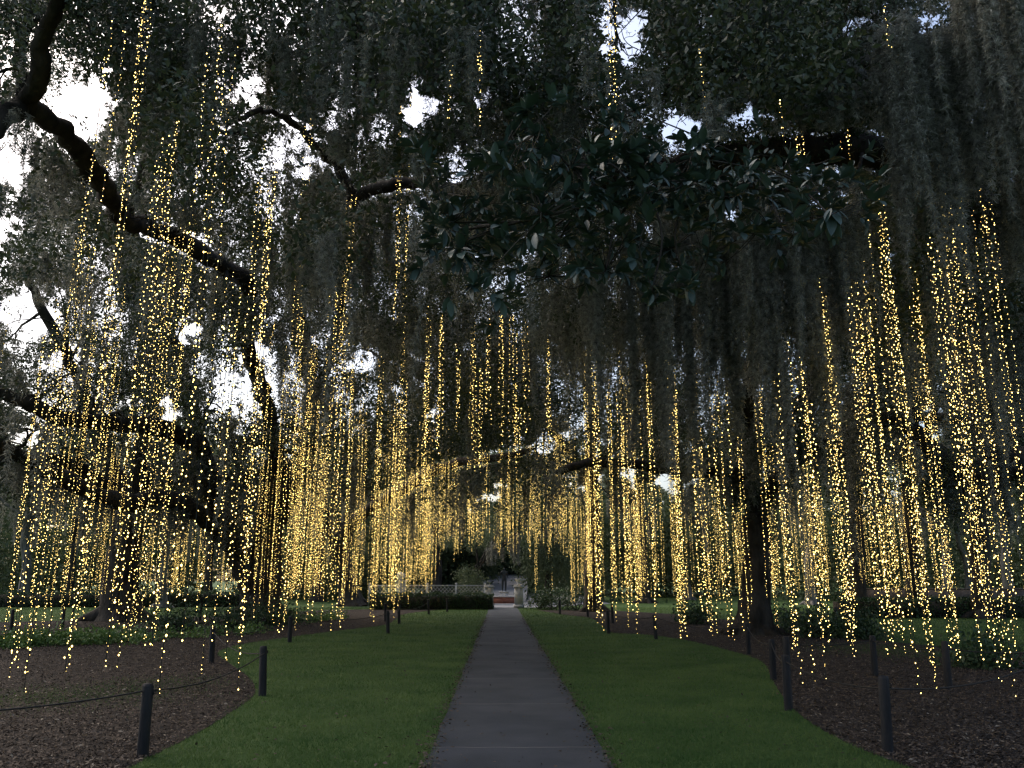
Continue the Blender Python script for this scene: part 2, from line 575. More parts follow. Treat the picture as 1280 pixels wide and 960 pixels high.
# grass blades on the lawn
x, y = scatter(640000, 50)
k = ~inside(LPOLY, x, y) & ~inside(RPOLY, x, y) & (np.abs(x - PX0) > HW - 0.06 + 0.05 * rng.random(len(x)) + .03 * np.sin(y * 1.7) * np.sin(y * .6 + x))
x, y = x[k], y[k]
pos = np.stack([x, y, np.zeros(len(x))], 1)
d = unit(rng.normal(0, 0.55, (len(x), 3)) + np.array([0, 0, 1.0]))
d[:, 2] = np.abs(d[:, 2])
BL_V = np.array([[0, 0.09, 0], [0.55, 0.06, 0.03], [1, 0, 0.12], [0, -0.09, 0]])
V, Fc = stamp(BL_V, np.array([[0, 3, 2, 1]]), pos, d, rng.uniform(-PI, PI, len(x)), rng.uniform(0.014, 0.034, len(x)) * (1 + y / 30))
wx, wy = [], []
for (cx_, cy_, sx_, sy_, n_) in ((120, 868, .9, .8, 5200), (40, 876, .8, .7, 2600), (215, 852, .6, .5, 1200), (1100, 812, .9, 1.0, 4200), (1200, 822, 1.0, .9, 2600), (330, 880, .25, .9, 800)):
    g = G(cx_, cy_)
    wx.append(g[0] + rng.normal(0, sx_, n_))
    wy.append(g[1] + rng.normal(0, sy_, n_))
x, y = np.concatenate(wx), np.concatenate(wy)
d = unit(rng.normal(0, 0.6, (len(x), 3)) + np.array([0, 0, .8]))
d[:, 2] = np.abs(d[:, 2])
V2, F2 = stamp(BL_V, np.array([[0, 3, 2, 1]]), np.stack([x, y, 0 * x], 1), d, rng.uniform(-PI, PI, len(x)), rng.uniform(.014, .032, len(x)) * (1 + y / 30))
F2 = F2 + len(V)
V, Fc = np.concatenate([V, V2]), np.concatenate([Fc, F2])
tag(mesh_np('grass', V, Fc, M['blade']), 'short mown green grass of the lawn on both sides of the path', 'grass', kind='stuff')

# bark chips and fallen leaves on the beds
x, y = scatter(260000, 36, wide=0.8)
k = inside(LPOLY, x, y) | inside(RPOLY, x, y)
x, y = x[k], y[k]
pos = np.stack([x, y, 0.012 + 0.02 * rng.random(len(x))], 1)
d = rng.normal(0, 1, (len(x), 3))
d[:, 2] *= 0.25
V, Fc = stamp(LEAF_V, LEAF_F, pos, d, rng.normal(0, 0.5, len(x)), rng.uniform(0.012, 0.05, len(x)))
tag(mesh_np('mulch_litter', V, Fc, M['chip']), 'brown bark chips and dry fallen leaves covering the mulch beds', 'mulch', kind='stuff')
# fallen leaves on the lawn, gathered at the path edges, and pale ones on the beds
x, y = scatter(1100, 30)
ye = 7 + 30 * rng.random(2600) ** 1.6
xe = PX0 + np.sign(rng.random(2600) - .5) * (HW - .02 + rng.normal(0, .07, 2600))
xm, ym = scatter(5200, 26, wide=.8)
km = inside(LPOLY, xm, ym) | inside(RPOLY, xm, ym)
for nm, x, y, mt, lab in (('fallen_leaves', np.concatenate([x, xe]), np.concatenate([y, ye]), M['chip'], 'scattered brown fallen oak leaves on the lawn and along the path edges'),
                          ('fallen_leaves', xm[km], ym[km], M['dry_leaf'], 'pale dry oak leaves strewn over the dark mulch')):
    d = rng.normal(0, 1, (len(x), 3))
    d[:, 2] *= 0.2
    V, Fc = stamp(LEAF_V, LEAF_F, np.stack([x, y, np.full(len(x), 0.035)], 1), d, rng.normal(0, 0.35, len(x)), rng.uniform(0.02, 0.065, len(x)))
    tag(mesh_np(nm, V, Fc, mt), lab, 'fallen leaves', kind='stuff')

# green ground cover strip left and round the oak feet
gc = []
for (pa, pb, n, s) in (((-90, 812), (175, 801), 90, .2), ((170, 801), (330, 790), 14, .2), ((360, 778), (430, 774), 20, .3)):
    for i in range(n):
        t = rng.random()
        g = G(pa[0] + (pb[0] - pa[0]) * t, pa[1] + (pb[1] - pa[1]) * t + rng.normal(0, 1.6))
        gc.append((g[0], g[1], 0.05, s))
gc = np.array(gc)
pos, d, roll, size = leaf_cloud(gc[:, :3], gc[:, 3], np.full(len(gc), 110), 0.085, flat=0.3, cull=False)
pos[:, 2] = np.abs(pos[:, 2]) + 0.02
V, Fc = stamp(LEAF_V * np.array([1, 1.5, 1]), LEAF_F, pos, d, roll, size)
tag(mesh_np('ground_cover', V, Fc, M['cover']), 'low bright green leafy ground cover in a strip across the left mulch bed', 'ground cover', kind='stuff')


# ------------------------------------------------------------------ trees
TREES = []


class Tree:
    def __init__(s, name, base, label, cat='oak tree', group=None, bark='bark'):
        s.root = tag(empty(name, base), label, cat, group)
        s.base = np.asarray(base, float)
        s.sk = []                 # skeleton points
        s.clumps = []             # crown clumps: centre, radius, leaves, leaf size
        s.moss = []               # V, F of beards
        s.ferns = []
        s.bark = M[bark]
        TREES.append(s)

    def limb(s, pts, r0, r1, name='limb', twigs=6, tl=2.2, n=10, moss=1.0, sub=True, mossL=1.0, clear=0, cx1=1300, cy1=960):
        q = spline(pts, 6)
        m = len(q)
        if clear:
            cx, cy = proj(q)
            for i in range(m):
                if -20 < cx[i] < cx1 and -20 < cy[i] < cy1:
                    CLEAR.append((cx[i], cy[i], q[i, 1], clear + F * (r0 + (r1 - r0) * i / m) / q[i, 1]))
        seg = np.linalg.norm(np.diff(q, axis=0), axis=1).mean()
        q[1:-1] += rng.normal(0, 0.10 * min(seg, .8), (m - 2, 3))
        rad = r0 + (r1 - r0) * np.linspace(0, 1, m) ** 0.8
        rad[-1] = .012
        rad[-2] *= .75
        mb = MB()
        mb.tube(q, rad, n, 0.07)
        s.sk.append(q)
        for _ in range(twigs):
            i = rng.integers(int(m * 0.25), m)
            dr = unit(rng.normal(0, 1, 3) + np.array([0, 0, 0.5]))
            s.twig(mb, q[i], dr, tl * rng.uniform(0.6, 1.3), max(rad[i] * 0.38, 0.02), 2 if sub else 1)
        o = mb.build(name, s.bark, s.root, smooth=True)
        if moss:
            L_ = np.linalg.norm(np.diff(q, axis=0), axis=1).sum()
            k = int(L_ * 1.7 * moss)
            if k:
                ii = np.clip(np.sort(rng.beta(1.3, 1.0, k)) * (m - 1), 0, m - 2)
                fl = np.floor(ii).astype(int)
                rt = q[fl] + (q[fl + 1] - q[fl]) * (ii - fl)[:, None]
                rt[:, 2] -= rad[fl] * 0.6
                s.beards(rt, mossL)
        return o

    def beards(s, roots, mul=1.0):
        """small tufts of moss hung under each root point"""
        roots = np.asarray(roots)
        c = np.repeat(roots, 4, 0) + rng.normal(0, 0.13, (len(roots) * 4, 3)) * np.array([1, 1, 0.4])
        L = np.clip(np.minimum(rng.gamma(2.6, 0.26, len(c)) * mul + 0.15, c[:, 2] - 2.6), .1, 3.2)
        dist = float(np.median(roots[:, 1]))
        if dist < 16:
            s.moss.append(moss_beards(c, L, 0.07, 260, 0.09, 0.008))
        else:
            s.moss.append(moss_beards(c, L, 0.10, 110, 0.16, 0.018))

    def twig(s, mb, p, d, L, r, depth):
        k = 5
        pts = [p]
        for i in range(k):
            d = unit(d + rng.normal(0, 0.32, 3) + np.array([0, 0, -0.03]))
            pts.append(pts[-1] + d * L / k)
        pts = np.array(pts)
        mb.tube(pts, np.linspace(r, max(r * 0.2, 0.006), k + 1), 5)
        s.sk.append(pts)
        if depth > 0:
            for _ in range(3):
                i = rng.integers(1, k + 1)
                s.twig(mb, pts[i], unit(d + rng.normal(0, 0.8, 3)), L * 0.5, r * 0.45, depth - 1)

    def finish(s, leafmat='leaf'):
        if s.clumps:
            allV, allF, n = [], [], 0
            for (c, r, k, ls) in s.clumps:
                pos, d, roll, size = leaf_cloud(c, r, k, ls)
                V, Fc = stamp(LEAF_V, LEAF_F, pos, d, roll, size)
                allV.append(V)
                allF.append(Fc + n)
                n += len(V)
            mesh_np('crown', np.concatenate(allV), np.concatenate(allF), M[leafmat], s.root)
        if s.moss:
            allV, allF, n = [], [], 0
            for V, Fc in s.moss:
                allV.append(V)
                allF.append(Fc + n)
                n += len(V)
            mesh_np('moss', np.concatenate(allV), np.concatenate(allF), M['moss'], s.root)


def flare(base, top_pts, r0, flare_r):
    """trunk axis points with a widening foot"""
    b = np.asarray(base, float)
    return b


def trunk(t, pts, r0, r1, foot=1.7, n=14, roots=5):
    q = spline(pts, 7)
    m = len(q)
    h = q[:, 2] - q[0, 2]
    rad = (r0 + (r1 - r0) * np.linspace(0, 1, m)) * (1 + (foot - 1) * np.exp(-np.maximum(h, 0) / 0.45))
    rad[-1] = .05
    rad[-2] *= .85
    mb = MB()
    mb.tube(q, rad, n, 0.06)
    for k in range(roots):
        a = 2 * PI * k / roots + rng.normal(0, 0.3)
        dr = np.array([math.cos(a), math.sin(a), 0])
        p = q[0]
        mb.tube([p + np.array([0, 0, 0.55 * r0 / 0.5]), p + dr * r0 * 1.3 + np.array([0, 0, 0.22]), p + dr * r0 * 2.3 + np.array([0, 0, 0.02]), p + dr * r0 * 3.0 + np.array([0, 0, -0.12])],
                [r0 * 0.6, r0 * 0.42, r0 * 0.2, 0.05], 8, 0.08)
    t.sk.append(q)
    return mb.build('trunk', t.bark, t.root, smooth=True)


def pp(*a):
    return [P(*q) for q in a]


# the big oak on the left, its limbs reaching over the camera
b = G(325, 773)
T1 = Tree('oak_tree', b, 'huge dark live oak left of the lawn, crooked limb arching to upper left corner')
d1 = b[1]
trunk(T1, [b + np.array([0, 0, -0.1])] + pp((330, 730, d1), (334, 670, d1), (342, 610, d1 - .5), (348, 570, d1 - 1)), 0.78, 0.55)
T1.limb(pp((346, 590, d1 - 1), (338, 520, d1 - 2), (322, 470, 32), (306, 420, 29), (310, 358, 25), (262, 322, 22), (215, 295, 19.5), (160, 275, 17), (130, 235, 15), (85, 172, 13), (30, 135, 11.5), (-20, 165, 10.5), (-120, 220, 9.5)), 0.34, 0.135, twigs=9, tl=1.6, moss=.6, clear=1.5, cy1=364)
T1.limb(pp((30, 135, 11.5), (50, 95, 11), (52, 50, 10.6), (70, 10, 10.2), (75, -60, 9.8)), 0.15, 0.09, twigs=5, tl=1.0, moss=.3, clear=3)
T1.limb(pp((30, 140, 11.5), (25, 60, 11.2), (40, 15, 11), (20, -40, 11)), 0.10, 0.06, twigs=4, tl=1.0, moss=.5)
T1.limb(pp((310, 358, 25), (340, 350, 23), (380, 310, 21), (352, 340, 20)), 0.12, 0.05, twigs=3, tl=1.5)
T1.limb(pp((318, 740, d1), (300, 700, d1 - .5), (270, 630, d1 - 1.5), (245, 540, d1 - 2.5), (225, 455, 31), (198, 392, 29), (175, 330, 27), (160, 260, 25)), 0.55, 0.16, twigs=7, tl=2.6)
T1.limb(pp((345, 650, d1), (372, 600, d1 - 2), (388, 545, d1 - 3), (388, 470, 31), (375, 400, 29), (372, 330, 27), (385, 260, 25)), 0.46, 0.14, twigs=7, tl=2.4)
T1.limb(pp((388, 500, 32), (420, 420, 28), (432, 330, 24), (440, 240, 20), (408, 196, 18), (370, 155, 17), (330, 138, 16.5), (280, 160, 16)), 0.2, 0.05, twigs=8, tl=1.6, moss=.4, clear=1.5, cy1=262)
T1.limb(pp((434, 250, 20.5), (480, 233, 19.5), (525, 228, 19), (580, 235, 18), (640, 225, 17)), 0.2, 0.10, twigs=5, tl=1.6, clear=2, cx1=530)
T1.limb(pp((300, 690, d1 - 1), (250, 645, 33), (200, 622, 31), (150, 628, 29), (80, 600, 27), (0, 560, 25), (-80, 530, 23)), 0.42, 0.2, twigs=7, tl=2.0, moss=1.2)
T1.limb(pp((250, 560, d1 - 2), (200, 535, 32), (130, 528, 31), (70, 520, 30), (20, 498, 29), (-60, 470, 28)), 0.4, 0.2, twigs=8, tl=2.2, moss=1.2, clear=1)
T1.limb(pp((160, 275, 17), (190, 180, 16), (230, 168, 15.5), (290, 165, 15), (330, 180, 14.5)), 0.09, 0.03, twigs=4, tl=1.0, moss=.6)

# second oak behind, by the hedge
b = G(440, 757.5)
T2 = Tree('oak_tree', b, 'leaning live oak at the left hedge, one thick bare limb rising towards the path')
d2 = b[1]
trunk(T2, [b + np.array([0, 0, -0.1])] + pp((436, 735, d2), (428, 705, d2), (420, 672, d2 - .5)), 0.62, 0.55, foot=1.9)
T2.limb(pp((424, 690, d2 - .3), (440, 655, d2 - 1.5), (475, 628, d2 - 3.5), (515, 603, d2 - 6), (560, 582, d2 - 9), (610, 572, d2 - 12), (670, 560, d2 - 14)), 0.5, 0.15, twigs=6, tl=2.0, moss=.5, clear=3)
T2.limb(pp((422, 680, d2 - .4), (405, 640, d2 - .5), (388, 600, d2 - 2), (330, 560, d2 - 4), (270, 540, d2 - 5)), 0.4, 0.15, twigs=5, tl=2.4)
T2.limb(pp((424, 690, d2 - .3), (440, 620, d2), (470, 540, d2 - 2), (480, 470, d2 - 4), (470, 400, d2 - 6)), 0.4, 0.14, twigs=8, tl=2.6)

# far left oak
b = G(150, 776)
T3 = Tree('oak_tree', b, 'dark live oak behind the left ground cover, thick low limbs reaching left frame edge')
d3 = b[1]
trunk(T3, [b + np.array([0, 0, -0.1])] + pp((150, 730, d3), (156, 680, d3), (165, 630, d3)), 0.7, 0.55)
T3.limb(pp((160, 650, d3), (120, 600, d3), (60, 575, d3 - 2), (0, 575, d3 - 4), (-80, 560, d3 - 6)), 0.42, 0.2, twigs=5, tl=2.4)
T3.limb(pp((165, 640, d3), (190, 590, d3 + 1), (230, 600, d3), (280, 600, d3 - 1), (330, 590, d3 - 1)), 0.4, 0.2, twigs=4, tl=2.4)
T3.limb(pp((162, 640, d3), (130, 560, d3 + 1), (100, 480, d3), (60, 400, d3 - 2), (30, 330, d3 - 3)), 0.4, 0.14, twigs=9, tl=3.0)
T3.limb(pp((165, 640, d3), (180, 540, d3 + 1), (200, 450, d3), (150, 330, d3 - 2), (120, 250, d3 - 3)), 0.4, 0.12, twigs=9, tl=3.0)

# the oak on the right of the lawn
b = G(940, 793)
T4 = Tree('oak_tree', b, 'dark live oak right of the lawn, straight thick trunk forking above the lights')
d4 = b[1]
trunk(T4, [b + np.array([0, 0, -0.1])] + pp((944, 760, d4), (946, 715, d4), (944, 670, d4), (945, 640, d4)), 0.46, 0.42, foot=1.7)
T4.limb(pp((944, 652, d4), (940, 625, d4), (928, 604, d4 - .3), (908, 588, d4 - .5), (870, 592, d4 - .5), (812, 583, d4 - 1), (745, 578, d4 - 1.5), (690, 592, d4 - 2)), 0.27, 0.12, twigs=4, tl=1.6)
T4.limb(pp((930, 606, d4 - .3), (938, 560, d4 - 1), (935, 480, d4 - 3), (950, 400, d4 - 5), (930, 320, d4 - 7), (880, 250, d4 - 9)), 0.26, 0.12, twigs=8, tl=1.8)
T4.limb(pp((946, 650, d4), (958, 618, d4), (985, 585, d4 - .5), (1030, 552, d4 - 1), (1085, 532, d4 - 2), (1150, 520, d4 - 3), (1230, 530, d4 - 3)), 0.3, 0.12, twigs=5, tl=1.8)
T4.limb(pp((985, 585, d4 - .5), (1010, 500, d4 - 2), (1030, 420, d4 - 4), (1050, 330, d4 - 7), (1080, 240, d4 - 9), (1060, 120, d4 - 12)), 0.24, 0.1, twigs=7, tl=1.8)

# oak just outside the frame on the right
b = np.array([14.5, 19.0, 0.0])
T5 = Tree('oak_tree', b, 'live oak whose limbs reach in from the right frame edge under heavy grey moss')
trunk(T5, [b + np.array([0, 0, -0.1]), b + np.array([.1, 0, 1.5]), b + np.array([0, .1, 3.0]), b + np.array([-.2, 0, 4.4])], 0.75, 0.6)
T5.limb([b + np.array([-.2, 0, 4.0])] + pp((1330, 560, 18.5), (1280, 578, 18), (1235, 588, 18), (1190, 582, 18), (1150, 545, 18), (1120, 522, 18.5), (1090, 525, 19)), 0.42, 0.12, twigs=5, tl=1.5)
T5.limb([b + np.array([-.2, 0, 4.3])] + pp((1380, 420, 17), (1290, 320, 16), (1200, 250, 15), (1130, 205, 14.3), (1075, 188, 14), (990, 190, 13.6), (905, 198, 13.2), (830, 212, 13), (740, 225, 13)), 0.46, 0.20, twigs=6, tl=1.5, moss=.5, clear=4, cx1=1088)
T5.limb([b + np.array([-.2, 0, 4.3])] + pp((1400, 300, 15), (1340, 120, 12.5), (1280, 42, 11.5), (1180, 62, 11), (1120, 78, 10.8), (1075, 75, 10.5), (1040, 90, 10.3)), 0.36, 0.05, twigs=8, tl=1.1, moss=1.3)
T5.limb(pp((1340, 120, 12.5), (1240, -30, 11.5), (1100, -60, 11), (960, -30, 11), (820, -20, 11), (700, -40, 11), (560, -30, 11.5)), 0.2, 0.07, twigs=12, tl=1.3, moss=1.5)
T5.limb(pp((1075, 188, 14), (1060, 120, 13.5), (1050, 60, 13), (1040, 0, 12.5)), 0.14, 0.05, twigs=5, tl=1.3, moss=.8)
T5.limb(pp((905, 198, 13.2), (875, 130, 12.5), (850, 60, 12), (840, 0, 11.8), (820, -60, 11.5)), 0.08, 0.04, twigs=8, tl=1.4, moss=1.8)
# fern tufts riding on the thick limb
limbq = spline(pp((1075, 188, 14), (990, 190, 13.6), (905, 198, 13.2)), 8)
fr = limbq[rng.integers(0, len(limbq), 60)] + np.array([0, 0, 0.2]) + rng.normal(0, 0.12, (60, 3))
pos, d, roll, size = leaf_cloud(fr, np.full(60, .2), np.full(60, 60), 0.09, cull=False)
V, Fc = stamp(LEAF_V, LEAF_F, pos, d, roll, size)
mesh_np('fern_tuft', V, Fc, M['shrub'], T5.root)

# oak behind, closing the avenue over the path
b = G(742, 764.5)
T6 = Tree('oak_tree', b, 'grey trunked live oak right of the path before the far shrubs, branching over the avenue')
d6 = b[1]
trunk(T6, [b + np.array([0, 0, -0.1])] + pp((741, 730, d6), (740, 680, d6), (741, 630, d6), (738, 590, d6)), 0.42, 0.36, foot=1.5)
T6.limb(pp((739, 600, d6), (700, 550, d6 - 2), (650, 500, d6 - 6), (600, 470, d6 - 10), (560, 440, d6 - 12)), 0.3, 0.1, twigs=9, tl=2.6)
T6.limb(pp((739, 600, d6), (780, 540, d6 - 2), (830, 500, d6 - 5), (880, 470, d6 - 8)), 0.3, 0.1, twigs=8, tl=2.6)
T6.limb(pp((738, 595, d6), (740, 500, d6 - 3), (720, 420, d6 - 6), (690, 330, d6 - 10)), 0.28, 0.1, twigs=9, tl=2.6)

# right rear oaks behind the dense lights
T7 = None
for (px_, py_, rr, lab, limbs) in (
        (1075, 770, .36, 'mossy grey oak trunk standing behind the lights right of the right oak', [(1050, 520), (1110, 480), (1090, 430)]),
        (1142, 768, .34, 'dark slim oak second to the right behind the dense right lights', [(1120, 530), (1180, 490), (1150, 420)]),
        (1228, 773, .40, 'dark oak near the right frame edge behind the low garden wall', [(1200, 540), (1260, 480), (1230, 400)])):
    b = G(px_, py_)
    t = Tree('oak_tree', b, lab)
    dd = b[1]
    trunk(t, [b + np.array([0, 0, -0.1])] + pp((px_ - 2, 720, dd), (px_ - 5, 650, dd), (px_ - 8, 590, dd)), rr, rr * .8, foot=1.4)
    for (lx, ly) in limbs:
        t.limb(pp((px_ - 7, 600, dd), ((px_ + lx) / 2, (600 + ly) / 2 - 10, dd - 1), (lx, ly, dd - 4), (lx + (lx - px_) * .8, ly - 60, dd - 7)), rr * .6, .1, twigs=7, tl=2.4)

OAKS = list(TREES)


# ------------------------------------------------------------------ crown clumps, each handed to the nearest oak
def sk_tree():
    pts, ids = [], []
    for i, t in enumerate(OAKS):
        q = np.concatenate(t.sk)
        pts.append(q)
        ids.append(np.full(len(q), i))
    return np.concatenate(pts), np.concatenate(ids)


SKP, SKI = sk_tree()


def give(cs, rs, ns, leaf):
    cs = np.array(cs)
    rs = np.array(rs, float)
    ns = np.array(ns, float)
    own = np.empty(len(cs), int)
    for i, c in enumerate(cs):
        own[i] = SKI[np.argmin(((SKP - c) ** 2).sum(1))]
    for k, t in enumerate(OAKS):
        s = own == k
        if s.any():
            t.clumps.append((cs[s], rs[s], ns[s], leaf))
    return own


def layer(n, x0, x1, y0, y1, d0, d1, r0, r1, dens, leaf, moss_p=0.5, mossL=1.0):
    cs, rs, ns = [], [], []
    tries = 0
    while len(cs) < n and tries < n * 20:
        tries += 1
        px, py = rng.uniform(x0, x1), rng.uniform(y0, y1)
        if rng.random() < openness([px], [py])[0] * 0.9:
            continue
        d = rng.uniform(d0, d1)
        r = rng.uniform(r0, r1)
        c = P(px, py, d)
        if c[2] - r < 2.6:
            continue
        cs.append(c)
        rs.append(r)
        ns.append(dens * (r / r1) ** 2)
    own = give(cs, rs, ns, leaf)
    for c, r, o in zip(cs, rs, own):
        if rng.random() < moss_p:
            k = rng.integers(2, 6)
            rt = c + rng.normal(0, r * 0.5, (k, 3)) * np.array([1, 1, 0.4]) + np.array([0, 0, -r * 0.3])
            OAKS[o].beards(rt, mossL)


# near leaves (upper third), middle, and rear storeys of the canopy
layer(75, 120, 540, -150, 150, 10, 16, .5, .95, 900, .108, .3)
layer(70, -80, 520, -120, 330, 10, 17, .5, .95, 800, .108, .35)
layer(95, 380, 1340, -120, 230, 10.5, 16, .5, .95, 800, .108, .75, 1.2)
layer(60, 480, 1340, 120, 420, 14, 20, .6, 1.1, 1500, .08, .6, 1.1)
layer(110, -80, 620, 60, 540, 18, 30, .9, 1.6, 1700, .10, .5, 1.3)
layer(110, 460, 1340, 120, 560, 19, 30, .9, 1.7, 1700, .10, .6, 1.4)
layer(210, -80, 700, 180, 600, 31, 46, 1.3, 2.4, 1500, .15, .5, 1.7)
layer(190, 480, 1340, 260, 600, 31, 46, 1.3, 2.4, 1500, .15, .5, 1.7)
layer(46, 400, 1080, -70, 150, 9.2, 11, .45, .8, 620, .108, .25)
layer(30, 1060, 1320, 150, 420, 11.5, 17, .5, .9, 800, .108, .9, 1.5)
# small leafy sprays at the twig tips, in front of the sky
for t in OAKS:
    tips = np.array([q[-1] for q in t.sk if len(q) == 6])
    if len(tips):
        near = tips[:, 1] < 19
        for sel, lf, nn in ((near, .07, 150), (~near, .11, 120)):
            if sel.any():
                t.clumps.append((tips[sel], np.full(sel.sum(), .35 if lf < .1 else .6), np.full(sel.sum(), nn), lf))

# ------------------------------------------------------------------ moss curtains
def curtain(px0, px1, py0, py1, d, n, label, ragged=.35, rad=.06, dens=330, flen=.075, fw=.0075):
    a, b2 = P(px0, py0, d), P(px1, py0, d)
    bot = P((px0 + px1) / 2, py1, d)
    hubs_ = rng.random(max(n // 6, 2))
    t = np.clip(hubs_[rng.integers(0, len(hubs_), n)] + rng.normal(0, .035, n), 0, 1)
    roots = a + (b2 - a) * t[:, None]
    roots[:, 1] += rng.normal(0, 0.22, n)
    roots[:, 2] += rng.normal(0, 0.12, n)
    env = 0.55 + 0.45 * np.sin(np.clip(t, 0.02, .98) * PI) ** 0.6
    clump = 0.75 + 0.25 * np.sin(t * 17 + rng.uniform(0, 6))
    L = (a[2] - bot[2]) * env * clump * rng.uniform(1 - ragged, 1.05, n)
    V, Fc = moss_beards(roots, L, rad, dens, flen, fw, cull=n > 20)
    o = mesh_np('spanish_moss', V, Fc, M['moss'], base=(a + b2) / 2)
    tag(o, label, 'spanish moss', 'curtains of moss hanging from the limbs')


curtain(1080, 1215, 40, 370, 9.5, 95, 'broad grey moss curtain at upper right, widest of all, hanging past the thick limb')
curtain(1195, 1310, -40, 400, 9.0, 95, 'tall dark grey moss curtain hanging down the upper right frame edge')
curtain(895, 1065, 270, 640, 11, 105, 'pale wiry moss curtain below the right end of the glossy leaf spray')
curtain(810, 915, 300, 690, 12, 75, 'long dark moss curtain right of the path, hanging left of the right oak trunk')
curtain(725, 830, 310, 600, 12.5, 60, 'dim brown moss curtain under the middle of the glossy leaf spray')
curtain(525, 650, -40, 125, 11.5, 50, 'ragged brown moss curtain at top middle, left of the bright sky hole')
curtain(420, 520, -20, 170, 12, 40, 'brown moss curtain at top, left of the tall sky opening')
curtain(650, 750, -40, 220, 11.5, 42, 'long moss curtain directly left of the bright sky hole')
curtain(830, 960, -10, 140, 11, 80, 'moss curtain directly right of the bright sky hole')
curtain(950, 1090, 0, 165, 12, 90, 'moss curtain above the thick fern topped limb')
curtain(185, 225, 30, 98, 11.5, 16, 'small pale moss tuft alone at the upper left')
curtain(285, 305, 30, 135, 12, 10, 'thin straight moss tail at upper left, right of the pale tuft')
curtain(318, 350, 40, 130, 12.5, 14, 'short wide moss tuft beside the thin straight tail')
curtain(-10, 95, 215, 345, 27, 60, 'pale silvery moss fringe at the left frame edge below the forked limb', dens=110, flen=.16, fw=.02, rad=.1)
curtain(95, 205, 185, 330, 27, 55, 'pale silvery moss fringe at left, just under the crooked limb', dens=110, flen=.16, fw=.02, rad=.1)
curtain(20, 45, 160, 240, 11, 10, 'slender moss tail under the fork of the upper left limb')
curtain(480, 560, 400, 560, 20, 30, 'dim moss curtain left of the path above the leaning limb', dens=150, flen=.14, fw=.015, rad=.09)
curtain(600, 700, 430, 600, 22, 34, 'dim moss hanging over the path at mid height', dens=150, flen=.14, fw=.015, rad=.09)
curtain(545, 600, 520, 610, 20, 16, 'short moss tuft at the end of the leaning limb', dens=150, flen=.14, fw=.015, rad=.09)
curtain(1050, 1085, 480, 720, 20, 14, 'very long thin moss tail beside the right oak lights', dens=150, flen=.14, fw=.015, rad=.09)
curtain(1205, 1240, 470, 700, 18, 14, 'long thin moss tail hanging below the right limb stub', dens=150, flen=.14, fw=.015, rad=.09)
curtain(60, 190, 330, 400, 26, 40, 'grey moss fringe below the silvery leaves at left', dens=110, flen=.16, fw=.02, rad=.1)
curtain(175, 300, 320, 470, 24, 46, 'long grey moss fringe hanging under the crooked limb at left', dens=110, flen=.16, fw=.02, rad=.1)
curtain(440, 520, 240, 420, 19, 36, 'dark moss hanging under the straight limb left of centre', dens=150, flen=.14, fw=.015, rad=.09)

for t in OAKS:
    t.finish()

# ------------------------------------------------------------------ magnolia branch in the foreground
mr = tag(empty('magnolia_branch', P(800, 150, 7.5)), 'drooping branch of big glossy dark leaves hanging across the middle of the view', 'branch')
mb = MB()
main = [P(1078, 190, 13.9), P(1070, 220, 11.5), P(1040, 236, 9.5), P(960, 236, 7.8), P(860, 225, 7.2), P(760, 250, 7.0), P(660, 275, 7.0), P(560, 290, 7.2)]
q = spline(main, 6)
mb.tube(q, np.linspace(.035, .008, len(q)), 7, .05)
spots = []
zones = [(530, 760, 190, 345, 150), (700, 900, 200, 345, 90), (640, 800, 130, 210, 34), (830, 1100, 208, 285, 95), (840, 905, 165, 205, 9), (560, 640, 290, 400, 14), (790, 880, 300, 372, 14), (900, 1080, 225, 290, 20), (630, 700, 300, 360, 12), (560, 700, 150, 230, 16)]
for (xa, xb, ya, yb, n) in zones:
    for _ in range(n):
        px, py = rng.uniform(xa, xb) + rng.normal(0, 16), rng.uniform(ya, yb) + rng.normal(0, 16)
        if rng.random() < openness([px], [py])[0] * .8:
            continue
        spots.append(P(px, py, rng.uniform(6.4, 8.8)))
for _ in range(60):
    k = rng.integers(int(len(q) * .35), len(q))
    spots.append(q[k] + rng.normal(0, .16, 3) + np.array([0, -.12, 0]))
spots = np.array(spots)
allp, alld, allr, alls = [], [], [], []
hubs = spots[rng.choice(len(spots), 30, replace=False)]
for h in hubs:
    i = int(np.argmin(((q - h) ** 2).sum(1)))
    a = q[max(i - 4, 0)]
    mb.tube(spline([a, (a + h) / 2 + rng.normal(0, .08, 3), h], 4), np.linspace(.014, .007, 9), 5)
for s in spots:
    a = hubs[int(np.argmin(((hubs - s) ** 2).sum(1)))]
    mid = (a + s) / 2 + rng.normal(0, .05, 3)
    mb.tube(spline([a, mid, s + 1e-4], 3), np.linspace(.006, .003, 7), 4)
    ax = unit(unit(s - mid) * .7 + rng.normal(0, .4, 3) + np.array([0, -.35, .15]))
    n = rng.integers(8, 14)
    ang = np.arange(n) * 2.4 + rng.uniform(0, 6)
    e1 = unit(np.cross(ax, [0.2, 0.3, 0.9]))
    e2 = np.cross(ax, e1)
    tilt = rng.uniform(.4, 1.35, n)
    dd = ax * np.cos(tilt)[:, None] + (e1 * np.cos(ang)[:, None] + e2 * np.sin(ang)[:, None]) * np.sin(tilt)[:, None]
    allp.append(s + ax * rng.uniform(-.08, .04, (n, 1)))
    alld.append(dd)
    alls.append(rng.uniform(.10, .175, n) * (1 if rng.random() > .04 else 1.3))
pos = np.concatenate(allp)
d = np.concatenate(alld)
size = np.concatenate(alls)
# roll: keep the upper side of a leaf up
V, Fc = stamp(MAG_V, MAG_F, pos, d, rng.normal(0, .35, len(pos)), size)
mesh_np('foliage', V, Fc, M['magnolia'], mr, smooth=True)
mb.build('stem', M['bark'], mr, smooth=True)

